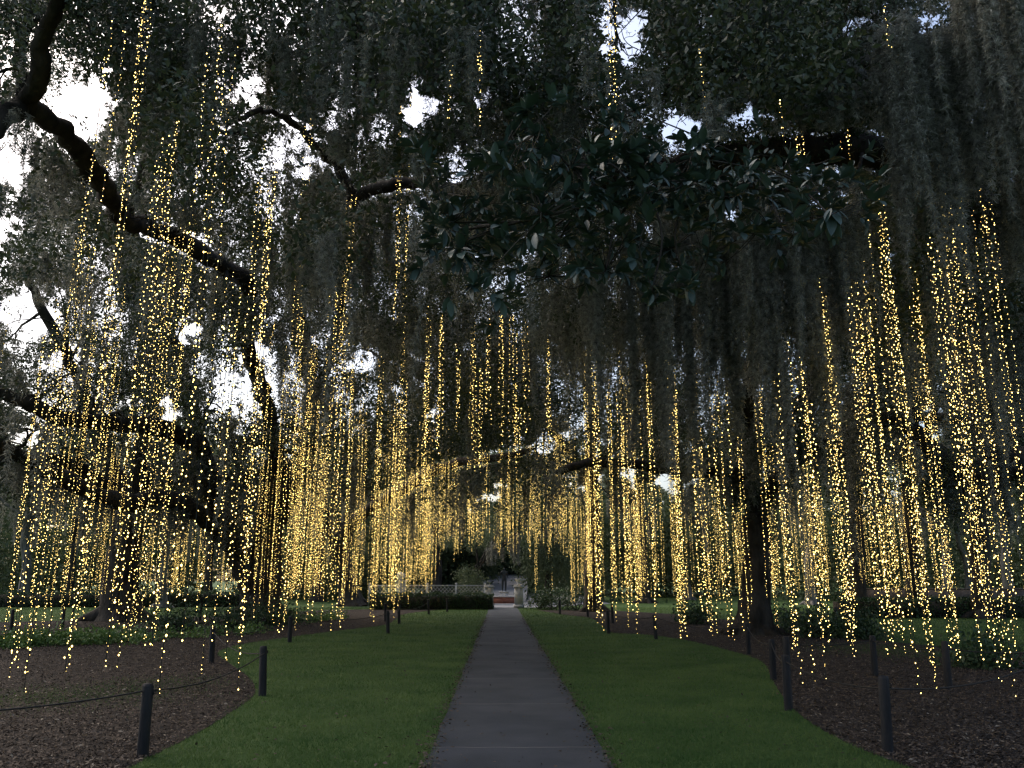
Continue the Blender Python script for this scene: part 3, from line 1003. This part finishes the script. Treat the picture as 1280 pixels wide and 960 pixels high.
# ------------------------------------------------------------------ background wood
cs, rs, ns = [], [], []
for _ in range(420):
    px = rng.uniform(-150, 1420)
    d = rng.uniform(66, 120)
    py = rng.uniform(545, 735)
    if 585 < px < 665 and py > 640:
        d = rng.uniform(105, 125)
    if rng.random() < openness([px], [py])[0] * .8:
        continue
    cs.append(P(px, py, d))
    rs.append(rng.uniform(2.2, 4.6))
    ns.append(1700 * (rs[-1] / 4.6) ** 2 + 150)
for _ in range(60):
    cs.append(P(rng.uniform(560, 690), rng.uniform(605, 704), rng.uniform(108, 122)))
    rs.append(rng.uniform(2.5, 4.2))
    ns.append(1500)
n_open = len(cs)
for _ in range(90):
    cs.append(P(rng.uniform(360, 600), rng.uniform(640, 722), rng.uniform(80, 112)))
    rs.append(rng.uniform(2.2, 4.2))
    ns.append(1500)
for _ in range(60):
    cs.append(P(rng.uniform(660, 1000), rng.uniform(650, 722), rng.uniform(80, 112)))
    rs.append(rng.uniform(2.2, 4.2))
    ns.append(1500)
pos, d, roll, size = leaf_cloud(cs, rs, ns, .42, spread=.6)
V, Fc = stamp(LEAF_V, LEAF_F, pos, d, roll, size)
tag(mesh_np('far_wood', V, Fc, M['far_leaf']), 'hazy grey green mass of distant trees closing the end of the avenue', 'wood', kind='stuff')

BG = [
    # px, d, trunk radius, height, lean, label
    (30, 56, .35, 11, 'grey tree trunk at the far left frame edge behind the lights'),
    (88, 60, .30, 12, 'slim trunk second from the left edge, far behind the lights'),
    (205, 50, .34, 11, 'pale slate grey trunk left of the huge left oak'),
    (262, 62, .30, 12, 'slim far trunk just left of the huge left oak'),
    (398, 64, .35, 12, 'far trunk between the huge left oak and the leaning oak'),
    (545, 66, .40, 12, 'far tree standing behind the white lattice fence'),
    (594, 58, .14, 4.6, 'dark rounded small tree just left of the gate, over the hedge'),
    (684, 64, .32, 9, 'dark tree just right of the gate pillar'),
    (805, 60, .42, 13, 'dark straight trunk between the path and the right oak'),
    (860, 70, .35, 13, 'slim pale trunk just left of the right oak, far back'),
    (1012, 56, .36, 12, 'pale trunk just right of the right oak, far back'),
    (1180, 60, .36, 12, 'pale slim trunk in the far right row, left of the dark edge oak'),
    (1208, 64, .30, 12, 'thinnest pale trunk in the far right row'),
    (1262, 58, .38, 12, 'pale trunk at the right frame edge behind the low wall'),
]
for (px_, d, r, h, lab) in BG:
    g = P(px_, 725, d)
    g[2] = 0
    low = px_ in (594, 684)
    t = Tree('background_tree', g, lab, 'tree', 'trees at the end of the avenue', bark='pale_bark' if 'pale' in lab or 'grey' in lab else 'bark')
    top = h * .55
    trunk(t, [g + np.array([0, 0, -.1]), g + np.array([rng.normal(0, .15), 0, top * .4]), g + np.array([rng.normal(0, .25), 0, top * .75]), g + np.array([rng.normal(0, .3), 0, h * .85])], r, r * .45, foot=1.5, n=10, roots=4)
    for _ in range(4):
        a = rng.uniform(0, 6.28)
        s0 = g + np.array([0, 0, top * rng.uniform(.7, 1.0)])
        t.limb([s0, s0 + np.array([math.cos(a) * 1.5, math.sin(a) * 1.5, 1.2]), s0 + np.array([math.cos(a) * 3.2, math.sin(a) * 3.2, 2.6])], r * .4, .06, twigs=3, tl=1.5, sub=False, n=7, moss=.5, mossL=1.8)
    k = 9
    cc = g + np.stack([rng.normal(0, 1.8, k), rng.normal(0, 1.8, k), rng.uniform(h * (.16 if low else .6), h, k)], 1)
    if low:
        cc[:, :2] = g[:2] + (cc[:, :2] - g[:2]) * .45
    bx, by_ = proj(cc)
    cc = cc[~((np.abs(bx - 631) < 34) & (by_ > 690))]
    k = len(cc)
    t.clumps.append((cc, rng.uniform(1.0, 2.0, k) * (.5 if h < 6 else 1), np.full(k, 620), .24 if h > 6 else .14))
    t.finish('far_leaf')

# ------------------------------------------------------------------ gate, hedge, fence, statue
def pillar(px_, d, label, urn=True):
    g = P(px_, 725, d)
    g[2] = 0
    r = tag(empty('gate_pillar', g), label, 'gate pillar', 'stone pillars of the gate')
    m = MB()
    m.box(g + np.array([0, 0, .1]), (.62, .62, .2))
    m.box(g + np.array([0, 0, .68]), (.5, .5, .96))
    m.build('shaft', M['stone'], r)
    m = MB()
    m.box(g + np.array([0, 0, 1.205]), (.62, .62, .09))
    m.box(g + np.array([0, 0, 1.28]), (.52, .52, .058))
    m.build('cap', M['stone'], r)
    if urn:
        m = MB()
        m.lathe(g + np.array([0, 0, 1.312]), [(.001, 0), (.1, 0), (.11, .03), (.06, .06), (.06, .09), (.15, .16), (.2, .27), (.22, .31), (.24, .33), (.2, .34), (.001, .33)], 16)
        m.build('urn', M['stone'], r, smooth=True)


pillar(648.5, 49.5, 'pale stone gate pillar with an urn at the right end of the path')
pillar(611.5, 49.5, 'pale stone gate pillar half hidden by the hedge left of the path end', urn=False)


def hedge(x0, x1, y, h, wdt, label, mtl='shrub', n_per=900, leaf=.09, name='hedge'):
    L = x1 - x0
    base = np.array([(x0 + x1) / 2, y, 0])
    r = tag(empty(name, base), label, 'hedge')
    n = int(n_per * L)
    # leaves over the faces and top, uneven
    X = rng.uniform(x0, x1, n)
    f = rng.random(n)
    Y = np.where(f < .45, y - wdt / 2, np.where(f < .55, y + wdt / 2, y + rng.uniform(-.5, .5, n) * wdt))
    Z = np.where(f < .55, rng.uniform(.02, h, n), h)
    bulge = .05 * np.sin(X * 3.1) + .04 * np.sin(X * 7.7 + Z * 5)
    pos = np.stack([X, Y + bulge + rng.normal(0, .05, n), Z + bulge * (f >= .55) + rng.normal(0, .04, n)], 1)
    d_ = unit(rng.normal(0, .8, (n, 3)) + np.array([0, -.4, .5]))
    V, Fc = stamp(LEAF_V * np.array([1, 1.4, 1]), LEAF_F, pos, d_, rng.uniform(-PI, PI, n), rng.uniform(.6, 1.3, n) * leaf)
    mesh_np('foliage', V, Fc, M[mtl], r)
    m = MB()
    m.box(base + np.array([0, 0, (h - .08) / 2]), (L - .1, wdt - .12, h - .08))
    m.build('inner_twigs', M['bark'], r)
    return r


hl = P(462, 748, 47.5)[0]
hr = P(617, 748, 47.5)[0]
hedge(hl, hr, 47.6, .78, .9, 'clipped dark green hedge left of the path end, before the lattice fence', n_per=1300, leaf=.085)
a1, a2 = P(1045, 760, 37)[0], P(1420, 760, 37)[0]
hedge(a1, a2, 37, .75, 1.0, 'long dark low hedge across the right background', n_per=700, leaf=.1)
a1, a2 = P(-120, 760, 52)[0], P(300, 760, 52)[0]
hedge(a1, a2, 52, .8, 1.0, 'long dark low hedge across the left background behind the ground cover', n_per=500, leaf=.11)

# white lattice fence
fx0, fx1, fy = P(462, 740, 51)[0], P(606, 740, 51)[0], 51.0
fr_ = tag(empty('lattice_fence', ((fx0 + fx1) / 2, fy, 0)), 'white lattice fence behind the clipped hedge', 'fence')
m = MB()
W_, H0, H1 = fx1 - fx0, .2, 1.22
k = int((W_) / .22)
for i in range(-6, k + 1):
    for sgn in (1, -1):
        xa = fx0 + i * .22
        p0, p1 = (xa, H0), (xa + (H1 - H0), H1)
        if sgn < 0:
            p0, p1 = (xa + (H1 - H0), H0), (xa, H1)
        (u0, v0), (u1, v1) = sorted([p0, p1])
        c0, c1 = max(u0, fx0), min(u1, fx1)
        if c1 - c0 < .05:
            continue
        f0, f1 = (c0 - u0) / (u1 - u0), (c1 - u0) / (u1 - u0)
        za, zb = v0 + (v1 - v0) * f0, v0 + (v1 - v0) * f1
        yy = fy + sgn * .012
        t = .022
        m.add([[c0, yy, za - t], [c1, yy, zb - t], [c1, yy, zb + t], [c0, yy, za + t], [c0, yy + .015, za - t], [c1, yy + .015, zb - t], [c1, yy + .015, zb + t], [c0, yy + .015, za + t]],
              [[0, 1, 2, 3], [7, 6, 5, 4], [3, 2, 6, 7], [0, 4, 5, 1]])
m.build('lattice_panel', M['white'], fr_)
for zz in (.16, 1.26):
    m = MB()
    m.box(((fx0 + fx1) / 2, fy, zz), (W_, .07, .07))
    m.build('rail', M['white'], fr_)
for i in range(5):
    m = MB()
    m.box((fx0 + W_ * i / 4, fy, .68), (.12, .12, 1.36))
    m.box((fx0 + W_ * i / 4, fy, 1.385), (.17, .17, .05), taper=.6)
    m.build('fence_post', M['white'], fr_)

# white stone pier with a ball finial, behind the fence
g = P(501, 725, 53)
g[2] = 0
r = tag(empty('stone_pier', g), 'white stone pier with rounded top standing behind the lattice fence', 'pier')
m = MB()
m.box(g + np.array([0, 0, .75]), (.62, .62, 1.5))
m.box(g + np.array([0, 0, 1.54]), (.78, .78, .08))
m.build('shaft', M['white'], r)
m = MB()
m.lathe(g + np.array([0, 0, 1.582]), [(.001, 0), (.16, 0), (.12, .05), (.22, .14), (.27, .27), (.22, .4), (.1, .47), (.001, .48)], 14)
m.build('finial', M['white'], r, smooth=True)

# brick basin and the statue beyond the gate
g = P(630.5, 725, 60)
g[2] = 0
r = tag(empty('brick_basin', g), 'low round red brick basin with pale rim beyond the gate', 'basin')
m = MB()
m.lathe(g, [(.98, 0), (1.0, .0), (1.0, .42), (.001, .42)], 26)
m.build('wall', M['brick'], r)
m = MB()
m.lathe(g + np.array([0, 0, .424]), [(.8, 0), (1.06, 0), (1.06, .07), (.8, .07), (.8, 0)], 26)
m.build('rim', M['stone'], r)
g2 = g + np.array([0, 2.2, 0])
st = tag(empty('statue', g2), 'slim dark bronze standing figure on a pedestal beyond the gate', 'statue')
m = MB()
m.box(g2 + np.array([0, 0, .35]), (.62, .62, .7))
m.box(g2 + np.array([0, 0, .74]), (.7, .7, .08))
m.build('pedestal', M['stone'], st)


def skin_figure(name, joints, edges, radii, m, parent, off):
    me = bpy.data.meshes.new(name)
    me.from_pydata([tuple(Vector(j)) for j in joints], edges, [])
    o = bpy.data.objects.new(name, me)
    COL.objects.link(o)
    o.parent = parent
    o.location = off
    sk = o.modifiers.new('skin', 'SKIN')
    for i, rr in enumerate(radii):
        me.skin_vertices[0].data[i].radius = rr if isinstance(rr, tuple) else (rr, rr)
    me.skin_vertices[0].data[0].use_root = True
    o.modifiers.new('sub', 'SUBSURF').levels = 2
    o.modifiers['sub'].render_levels = 2
    me.materials.append(m)
    return o


try:
    J = [(0, 0, .92), (0, 0, 1.12), (0, .01, 1.36), (0, 0, 1.48), (0, -.01, 1.56), (0, -.02, 1.70),
         (.1, 0, .86), (.1, -.03, .48), (.11, .03, .08), (.12, -.1, .03), (-.1, 0, .86), (-.12, .02, .48), (-.13, .08, .08), (-.14, -.04, .03),
         (.2, 0, 1.4), (.27, .03, 1.14), (.2, -.1, .98), (-.2, 0, 1.4), (-.3, 0, 1.2), (-.27, -.12, 1.42)]
    E = [(0, 1), (1, 2), (2, 3), (3, 4), (4, 5), (0, 6), (6, 7), (7, 8), (8, 9), (0, 10), (10, 11), (11, 12), (12, 13), (2, 14), (14, 15), (15, 16), (2, 17), (17, 18), (18, 19)]
    Rr = [(.15, .11), (.125, .1), (.16, .11), (.06, .06), (.06, .07), (.095, .11), .1, .075, .05, .04, .1, .075, .05, .04, .07, .05, .035, .07, .05, .035]
    if not bpy.data.meshes.new('probe').skin_vertices:
        pass
    me = bpy.data.meshes.new('figure')
    me.from_pydata(J, E, [])
    fo = bpy.data.objects.new('figure', me)
    COL.objects.link(fo)
    fo.parent = st
    fo.location = (0, 0, .75)
    fo.modifiers.new('skin', 'SKIN')
    if not me.skin_vertices:
        import bmesh
        bm = bmesh.new()
        bm.from_mesh(me)
        lay = bm.verts.layers.skin.verify()
        bm.verts.ensure_lookup_table()
        for i, rr in enumerate(Rr):
            bm.verts[i][lay].radius = rr if isinstance(rr, tuple) else (rr, rr)
        bm.verts[0][lay].use_root = True
        bm.to_mesh(me)
        bm.free()
    else:
        for i, rr in enumerate(Rr):
            me.skin_vertices[0].data[i].radius = rr if isinstance(rr, tuple) else (rr, rr)
    sb = fo.modifiers.new('sub', 'SUBSURF')
    sb.levels = sb.render_levels = 2
    me.materials.append(M['bronze'])
except Exception as e:
    print('statue', e)


# ------------------------------------------------------------------ shrubs
def shrub(px_, py_, rr, h, label, mtl='shrub', leaf=.1, n=1400):
    g = G(px_, py_)
    r = tag(empty('shrub', g), label, 'shrub')
    k = 9
    cc = g + np.stack([rng.normal(0, rr * .45, k), rng.normal(0, rr * .4, k), rng.uniform(h * .25, h * .8, k)], 1)
    pos, d_, roll, size = leaf_cloud(cc, np.full(k, rr * .5), np.full(k, n / k), leaf, flat=.8, cull=False)
    pos[:, 2] = np.maximum(pos[:, 2], .03)
    V, Fc = stamp(LEAF_V * np.array([1, 1.3, 1]), LEAF_F, pos, d_, roll, size)
    mesh_np('foliage', V, Fc, M[mtl], r)
    m = MB()
    for c in cc:
        m.tube(spline([g + np.array([0, 0, -.03]), (g + c) / 2 + rng.normal(0, .05, 3), c], 3), np.linspace(.03, .01, 7), 5)
    m.build('stem', M['bark'], r)


for a in [
    (676, 762, .7, .9, 'dark shrub touching the right gate pillar'),
    (690, 762, 1.1, 1.2, 'second dark shrub right of the right gate pillar'),
    (722, 763, 1.1, 1.1, 'low dark shrub at the foot of the grey trunked oak'),
    (868, 780, .7, .7, 'small round shrub in the lights left of the right oak'),
    (990, 792, .9, .7, 'spreading green shrub at the right foot of the right oak'),
    (1030, 796, .9, .6, 'low leafy shrub second from the right oak foot'),
    (1075, 798, .8, .5, 'low leafy shrub behind the middle right post'),
    (1235, 835, .7, .28, 'flat green plant on the near right mulch'),
    (300, 784, .9, .5, 'low dark shrub at the left foot of the huge left oak'),
    (350, 781, .9, .5, 'low dark shrub at the right foot of the huge left oak'),
    (230, 788, 1.0, .5, 'low dark shrub between the ground cover and the huge left oak'),
]:
    shrub(*a)

# ------------------------------------------------------------------ posts and ropes
POSTS = [
    # base px, base py, label, group
    (178, 946, 'near left black post, closest to the camera on the left bed'),
    (328, 870, 'black post at the lawn corner of the left bed'),
    (264, 829, 'black post behind the lawn corner of the left bed'),
    (362, 803, 'black post on the left lawn edge below the huge left oak'),
    (485, 792, 'nearer black post of the pair at the left bed tip'),
    (499, 780, 'farther black post of the pair at the left bed tip'),
    (482, 777, 'thin black post just behind the pair at the left bed tip'),
    (536, 768, 'small distant black post before the clipped hedge'),
    (559, 765, 'smallest distant black post before the clipped hedge'),
    (1110, 942, 'near right black post, closest to the camera on the right bed'),
    (986, 888, 'black post at the lawn corner of the right bed'),
    (967, 850, 'leaning black post just behind the right lawn corner post'),
    (985, 852, 'black post hidden half behind the right lawn corner post'),
    (936, 818, 'black post on the right lawn edge before the right oak'),
    (820, 799, 'black post on the right lawn edge between path and right oak'),
    (761, 792, 'black post at the far tip of the right bed'),
    (766, 779, 'thin black post just behind the far tip of the right bed'),
    (735, 771, 'small distant black post right of the path'),
    (700, 768, 'smallest distant black post right of the path, nearest the gate'),
    (1094, 845, 'black post alone in the middle of the right bed'),
    (1186, 862, 'black post in the right bed with ropes both ways'),
    (1046, 785, 'small far black post on the right grass strip'),
    (78, 785, 'small far black post at left behind the ground cover'),
    (14, 788, 'small far black post at the left frame edge'),
    (250, 776, 'thin far black post left of the huge left oak'),
    (-250, 1000, 'black post just outside the left frame edge'),
    (1330, 868, 'black post just outside the right frame edge'),
]
POS = []
pm = None
for i, (px_, py_, lab) in enumerate(POSTS):
    g = G(px_, py_)
    r = tag(empty('post', g), lab, 'post', 'black posts of the rope barrier')
    r.scale = (1, 1, rng.uniform(.96, 1.05))
    r.rotation_euler = (rng.normal(0, .012), (.04 if px_ > 900 else -.05) * rng.uniform(.3, 1.2), rng.uniform(0, .5))
    if pm is None:
        m = MB()
        a = np.arange(8) * PI / 4 + PI / 8
        prof = [(.056, -.1), (.056, .0), (.054, .3), (.053, .64), (.045, .665), (.001, .672)]
        m.lathe((0, 0, 0), prof, 8)
        so_ = m.build('shaft', M['post'], None)
        m = MB()
        th = np.linspace(0, 2 * PI, 10)
        m.tube(np.stack([.062 + 0 * th, .02 * np.cos(th), .585 + .02 * np.sin(th)], 1), np.full(10, .005), 5)
        eo_ = m.build('eyelet', M['wire'], None)
        pm = (so_.data, eo_.data)
        so_.parent = r
        eo_.parent = r
    else:
        for nm, me in zip(('shaft', 'eyelet'), pm):
            o = bpy.data.objects.new(nm, me)
            COL.objects.link(o)
            o.parent = r
    POS.append(g)

ROPES = [(25, 0, 'dark rope sagging from the near left post out of the left frame edge'), (0, 1, 'dark rope sagging between the two nearest left posts'), (1, 2, 'rope between the left lawn corner post and the post behind it'),
         (2, 3, 'rope along the left bed towards the huge oak'), (3, 4, 'rope along the left lawn edge under the huge oak lights'), (4, 5, 'short rope between the pair of posts at the left bed tip'), (5, 7, 'far rope before the clipped hedge'),
         (9, 10, 'dark rope from the near right post to the right lawn corner post'), (10, 11, 'short rope behind the right lawn corner post'), (11, 13, 'rope along the right lawn edge to the oak'), (13, 14, 'long rope along the right lawn edge between oak and bed tip'),
         (14, 15, 'far rope at the tip of the right bed'), (9, 26, 'dark rope sagging from the near right post out of the right frame edge'), (19, 20, 'rope between the two posts inside the right bed'), (20, 26, 'upper rope running from the inner right post to the right frame edge'), (12, 19, 'rope from the hidden corner post to the lone right bed post')]
for a, b2, lab in ROPES:
    A, B = POS[a] + np.array([0, 0, .585]), POS[b2] + np.array([0, 0, .585])
    t = np.linspace(0, 1, 18)
    L_ = np.linalg.norm(B - A)
    q = A + (B - A) * t[:, None]
    q[:, 2] -= min(.05 * L_, .3) * 4 * t * (1 - t) * .55
    m = MB()
    m.tube(q, np.full(18, .0085), 6)
    o = m.build('rope', M['rope'], None, smooth=True, base=(A + B) / 2)
    tag(o, lab, 'rope', 'ropes between the black posts')

# low garden wall in the right background
g = np.array([(P(1060, 760, 44)[0] + P(1420, 760, 44)[0]) / 2, 44, 0])
wl = P(1420, 760, 44)[0] - P(1060, 760, 44)[0]
r = tag(empty('garden_wall', g), 'low dim brick garden wall behind the right lights', 'wall')
m = MB()
m.box(g + np.array([0, 0, .55]), (wl, .3, 1.1))
m.build('wall', M['wall'], r)
m = MB()
m.box(g + np.array([0, 0, 1.135]), (wl, .4, .065))
m.build('coping', M['wall'], r)

# ------------------------------------------------------------------ string lights
OCT_V = np.array([[1, 0, 0], [-1, 0, 0], [0, 1, 0], [0, -1, 0], [0, 0, 1.25], [0, 0, -1.25]], float)
OCT_F = np.array([[0, 2, 4], [2, 1, 4], [1, 3, 4], [3, 0, 4], [2, 0, 5], [1, 2, 5], [3, 1, 5], [0, 3, 5]])


def string_geo(x, y, zt, zb, far=False):
    n = max(int((zt - zb) / rng.uniform(.045, .062)), 4)
    z = np.linspace(zb, zt, n) + rng.normal(0, .02, n)
    ph, am = rng.uniform(0, 6, 2), rng.uniform(.004, .022, 2)
    z0 = (z - zb)
    cx = x + am[0] * np.sin(z0 * 1.3 + ph[0]) + .008 * np.sin(z0 * 4.1 + ph[1])
    cy = y + am[1] * np.sin(z0 * 1.1 + ph[1])
    a = np.arange(n) * 2.2 + rng.normal(0, .8, n)
    rr = rng.uniform(.003, .020, n)
    bp = np.stack([cx + rr * np.cos(a), cy + rr * np.sin(a), z], 1)
    ax = np.stack([cx, cy, z], 1)
    return ax, bp


def bulbs_mesh(bp, rad):
    V = (bp[:, None, :] + OCT_V[None] * (rad * np.clip(rng.lognormal(-.1, .52, len(bp)), .4, 2.0))[:, None, None]).reshape(-1, 3)
    Fc = ((np.arange(len(bp)) * 6)[:, None, None] + OCT_F[None]).reshape(-1, 3)
    return V, Fc


STR = []           # x, y, ztop, zbot, label, group


def by_px(xb, yb, yt, n=1, zb=None, spread=.05, label=None, d=None):
    """strings whose lower ends show at photo pixel xb, yb and that rise to row yt"""
    if d is None:
        zb = zb if zb is not None else rng.uniform(.5, .8)
        g = G(xb, yb, zb)
    else:
        g = P(xb, yb, d)
    dd = g[1]
    # top: the same vertical line meets row yt
    zz = np.linspace(g[2] + .5, 16, 500)
    _, py = proj(np.stack([np.full(500, g[0]), np.full(500, dd), zz], 1))
    zt = zz[min(np.searchsorted(-py, -yt), 499)]
    for k in range(n + (1 if n > 1 else 0)):
        STR.append((g[0] + (rng.normal(0, spread) if k else 0), dd + (rng.normal(0, spread * 2) if k else 0), zt - (rng.uniform(0, .7) if k else 0), g[2] + (rng.uniform(0, .9) if k else 0), label if k == 0 else None))


for a in [
    (10, 847, 380, 2), (33, 864, 30, 2), (83, 840, -60, 3), (33, 797, 200, 3), (52, 792, 275, 2), (74, 786, 400, 2), (130, 838, 175, 3), (149, 835, 150, 2), (181, 808, 262, 2),
    (202, 866, 37, 3), (191, 797, 256, 3), (251, 845, 345, 2), (283, 826, 180, 3), (297, 864, 200, 3), (317, 770, 400, 1), (347, 790, 80, 2), (353, 789, 385, 2), (369, 787, 420, 3), (384, 776, 500, 2),
    (401, 783, 320, 3), (413, 789, 245, 4), (426, 783, 420, 3), (465, 774, 430, 3), (493, 773, 105, 2), (5, 800, 420, 3), (95, 790, 360, 2), (160, 800, 265, 3), (265, 800, 362, 1),
]:
    by_px(*a)
for a in [
    (1258, 832, 245, 4), (1268, 866, 290, 2), (1228, 826, 300, 4), (1197, 826, 330, 4), (1171, 860, 300, 2), (1164, 829, 250, 4), (1148, 864, 400, 1), (1130, 816, 320, 3), (1110, 818, 360, 4), (1068, 822, 350, 4),
    (1034, 847, 450, 3), (1018, 847, 430, 2), (1001, 851, 470, 1), (992, 813, 440, 3), (1271, 813, 330, 2), (1310, 830, 235, 3), (973, 784, 480, 3), (1060, 800, 390, 3), (1190, 805, 430, 2), (1113, 800, 300, 3), (1240, 800, 400, 2),
    (852, 798, 430, 4), (857, 793, 470, 3), (885, 786, 470, 4), (890, 792, 520, 3), (916, 799, 455, 3), (936, 777, 520, 2), (754, 787, 430, 3), (796, 790, 440, 4), (785, 782, 410, 3), (737, 762, 395, 3), (690, 742, 430, 3), (715, 755, 395, 3), (670, 742, 470, 3), (820, 785, 450, 4), (770, 775, 470, 3),
]:
    by_px(a[0], a[1], a[2], a[3] + (1 if a[3] > 2 else 0), spread=.065)
# strings hung high over the path, and the ones seen only through the canopy
for a in [(590, 560, 400, 3), (570, 540, 430, 2), (628, 555, 380, 3), (642, 562, 390, 3), (657, 545, 400, 2), (612, 530, 400, 2), (548, 565, 395, 3), (530, 600, 380, 4), (600, 590, 450, 3), (686, 560, 420, 3), (505, 600, 470, 2), (645, 600, 480, 3)]:
    by_px(a[0], a[1], a[2], a[3], d=rng.uniform(15, 21))
by_px(770, 205, -40, 2, d=8.9, spread=.05, label='bright string light hanging straight across the bright sky hole at top middle')
by_px(600, 158, 40, 2, d=9.0, spread=.05, label='short string light at top, left of the sky hole, ending above the glossy leaves')
by_px(562, 152, 85, 1, d=9.0, label='faint short string light under the top middle moss curtain')
by_px(1007, 218, 160, 2, d=12.6, label='short string light wrapped before the thick ferny limb, left of two')
by_px(1064, 216, 135, 2, d=12.6, label='short string light wrapped before the thick ferny limb, right of two')
by_px(980, 176, 125, 1, d=9.0, label='very short string light just above the thick ferny limb')
by_px(688, 235, 175, 1, d=8.8, label='faint string light showing behind the glossy leaf spray')
by_px(880, 140, 60, 1, d=9.0, label='short string light right of the bright sky hole')


by_px(493, 400, 105, 2, d=14, label='long string light passing the sky opening left of the top middle moss')
by_px(1113, 60, 8, 1, d=9.0, label='tiny string light end near the top edge at upper right')


def outside_trunks(x, y):
    for t in TREES:
        if (x - t.base[0]) ** 2 + (y - t.base[1]) ** 2 < 1.0:
            return False
    return True


# more bundles along both rows of oaks
def fill(n, x0, x1, y0, y1, zt0, zt1, per, lo=(.5, 1.1)):
    k = 0
    while k < n:
        x, y = rng.uniform(x0, x1), rng.uniform(y0, y1)
        if abs(x) > .64 * y + 1 or not outside_trunks(x, y):
            continue
        g0 = .0
        if abs(x - PX0) < 3.2:
            g0 = 2.2
        zt = rng.uniform(zt0, zt1)
        zb = rng.uniform(*lo) + g0
        for j in range(rng.integers(per[0], per[1] + 1)):
            STR.append((x + rng.normal(0, .09), y + rng.normal(0, .3), zt - rng.uniform(0, .8), zb + rng.uniform(0, .9), None))
        k += 1


fill(13, -19, -4.5, 18, 34, 6, 10.5, (2, 4))
fill(6, 4.5, 19, 17, 32, 5.5, 9.5, (3, 5))
fill(64, -18, -2.0, 33, 46, 6, 11, (2, 4))
fill(76, 2.2, 20, 32, 46, 5.5, 10, (2, 4))
fill(60, -4.5, 5, 34, 46, 6, 9, (2, 4), lo=(.6, 1.6))
fill(44, -7, 6, 36, 48, 7, 11, (2, 4), lo=(.1, 1.6))
fill(26, -9, -2.5, 26, 36, 6, 11, (2, 4))

STR = np.array(STR, dtype=object)
dist = np.array([math.hypot(s[0], s[1]) for s in STR])
size_seen = np.array([(s[2] - s[3]) for s in STR]) / dist
order = np.argsort(-size_seen)
labelled = [i for i in range(len(STR)) if STR[i][4]]
top300 = list(dict.fromkeys(labelled + list(order)))[:300]
nearest = sorted(top300, key=lambda i: dist[i])[:14]
topset = set(top300)


def zone(x, y, zb):
    if zb > 2.3:
        return 'yellow string light hung high over the path, ending well above head height'
    if x < 0:
        if y < 14:
            return 'yellow string light ending low over the near left mulch bed'
        if y < 24:
            return 'yellow string light over the left bed, before the huge left oak trunk'
        if y < 35:
            return 'thin yellow string light beside the huge left oak trunk'
        return 'distant yellow string light beyond the huge left oak, towards the hedge'
    if y < 14:
        return 'yellow string light ending low over the near right mulch bed'
    if x > 8.0 and y < 27:
        return 'yellow string light of the dense bundles right of the right oak trunk'
    if y < 27:
        return 'yellow string light of the bundles left of the right oak trunk'
    if y < 36:
        return 'thin yellow string light just behind the right oak trunk'
    return 'distant yellow string light beyond the right oak, towards the gate'


bulb_me = None
restV, restF, restWV, restWF, nV, nW = [], [], [], [], 0, 0
for i in range(len(STR)):
    x, y, zt, zb, lab = STR[i]
    ax, bp = string_geo(x, y, zt, zb)
    rad = .0049 if y < 20 else (.0052 if y < 30 else .0047)
    wstep = ax[::3] if len(ax) > 6 else ax
    if not np.allclose(wstep[-1], ax[-1]):
        wstep = np.concatenate([wstep, ax[-1:]])
    wv, wf = tube_np(wstep, np.full(len(wstep), .004), 3)
    if i in topset:
        base = np.array([x, y, zb])
        r = tag(empty('string_light', base), lab or zone(x, y, zb), 'string light', 'strings of warm fairy lights hanging from the oaks')
        mesh_np('wire', wv, wf, M['wire'], r)
        if i in nearest:
            if bulb_me is None:
                me = bpy.data.meshes.new('bulb')
                me.from_pydata([tuple(v * rad) for v in OCT_V], [], [tuple(int(q_) for q_ in f) for f in OCT_F])
                me.materials.append(M['bulb'])
                bulb_me = me
            for p in bp[:100]:
                o = bpy.data.objects.new('bulb', bulb_me)
                COL.objects.link(o)
                o.parent = r
                o.location = [float(v) for v in (p - base)]
                s_ = float(np.clip(rng.lognormal(-.1, .52), .4, 2.0))
                o.scale = (s_, s_, s_)
            rest = bp[100:]
        else:
            rest = bp
        if len(rest):
            V, Fc = bulbs_mesh(rest, rad)
            mesh_np('bulb_chain', V, Fc, M['bulb'], r)['kind'] = 'stuff'
    else:
        V, Fc = bulbs_mesh(bp, rad)
        restV.append(V)
        restF.append(Fc + nV)
        nV += len(V)
        restWV.append(wv)
        restWF.append(wf + nW)
        nW += len(wv)
print('strings', len(STR))
if restV:
    r = tag(empty('light_curtain', (0, 40, 0)), 'dense far glitter of countless small yellow lights between the oaks at the avenue end', 'string lights', kind='stuff')
    mesh_np('bulb_chain', np.concatenate(restV), np.concatenate(restF), M['bulb'], r)['kind'] = 'stuff'
    mesh_np('wire', np.concatenate(restWV), np.concatenate(restWF), M['wire'], r)['kind'] = 'stuff'
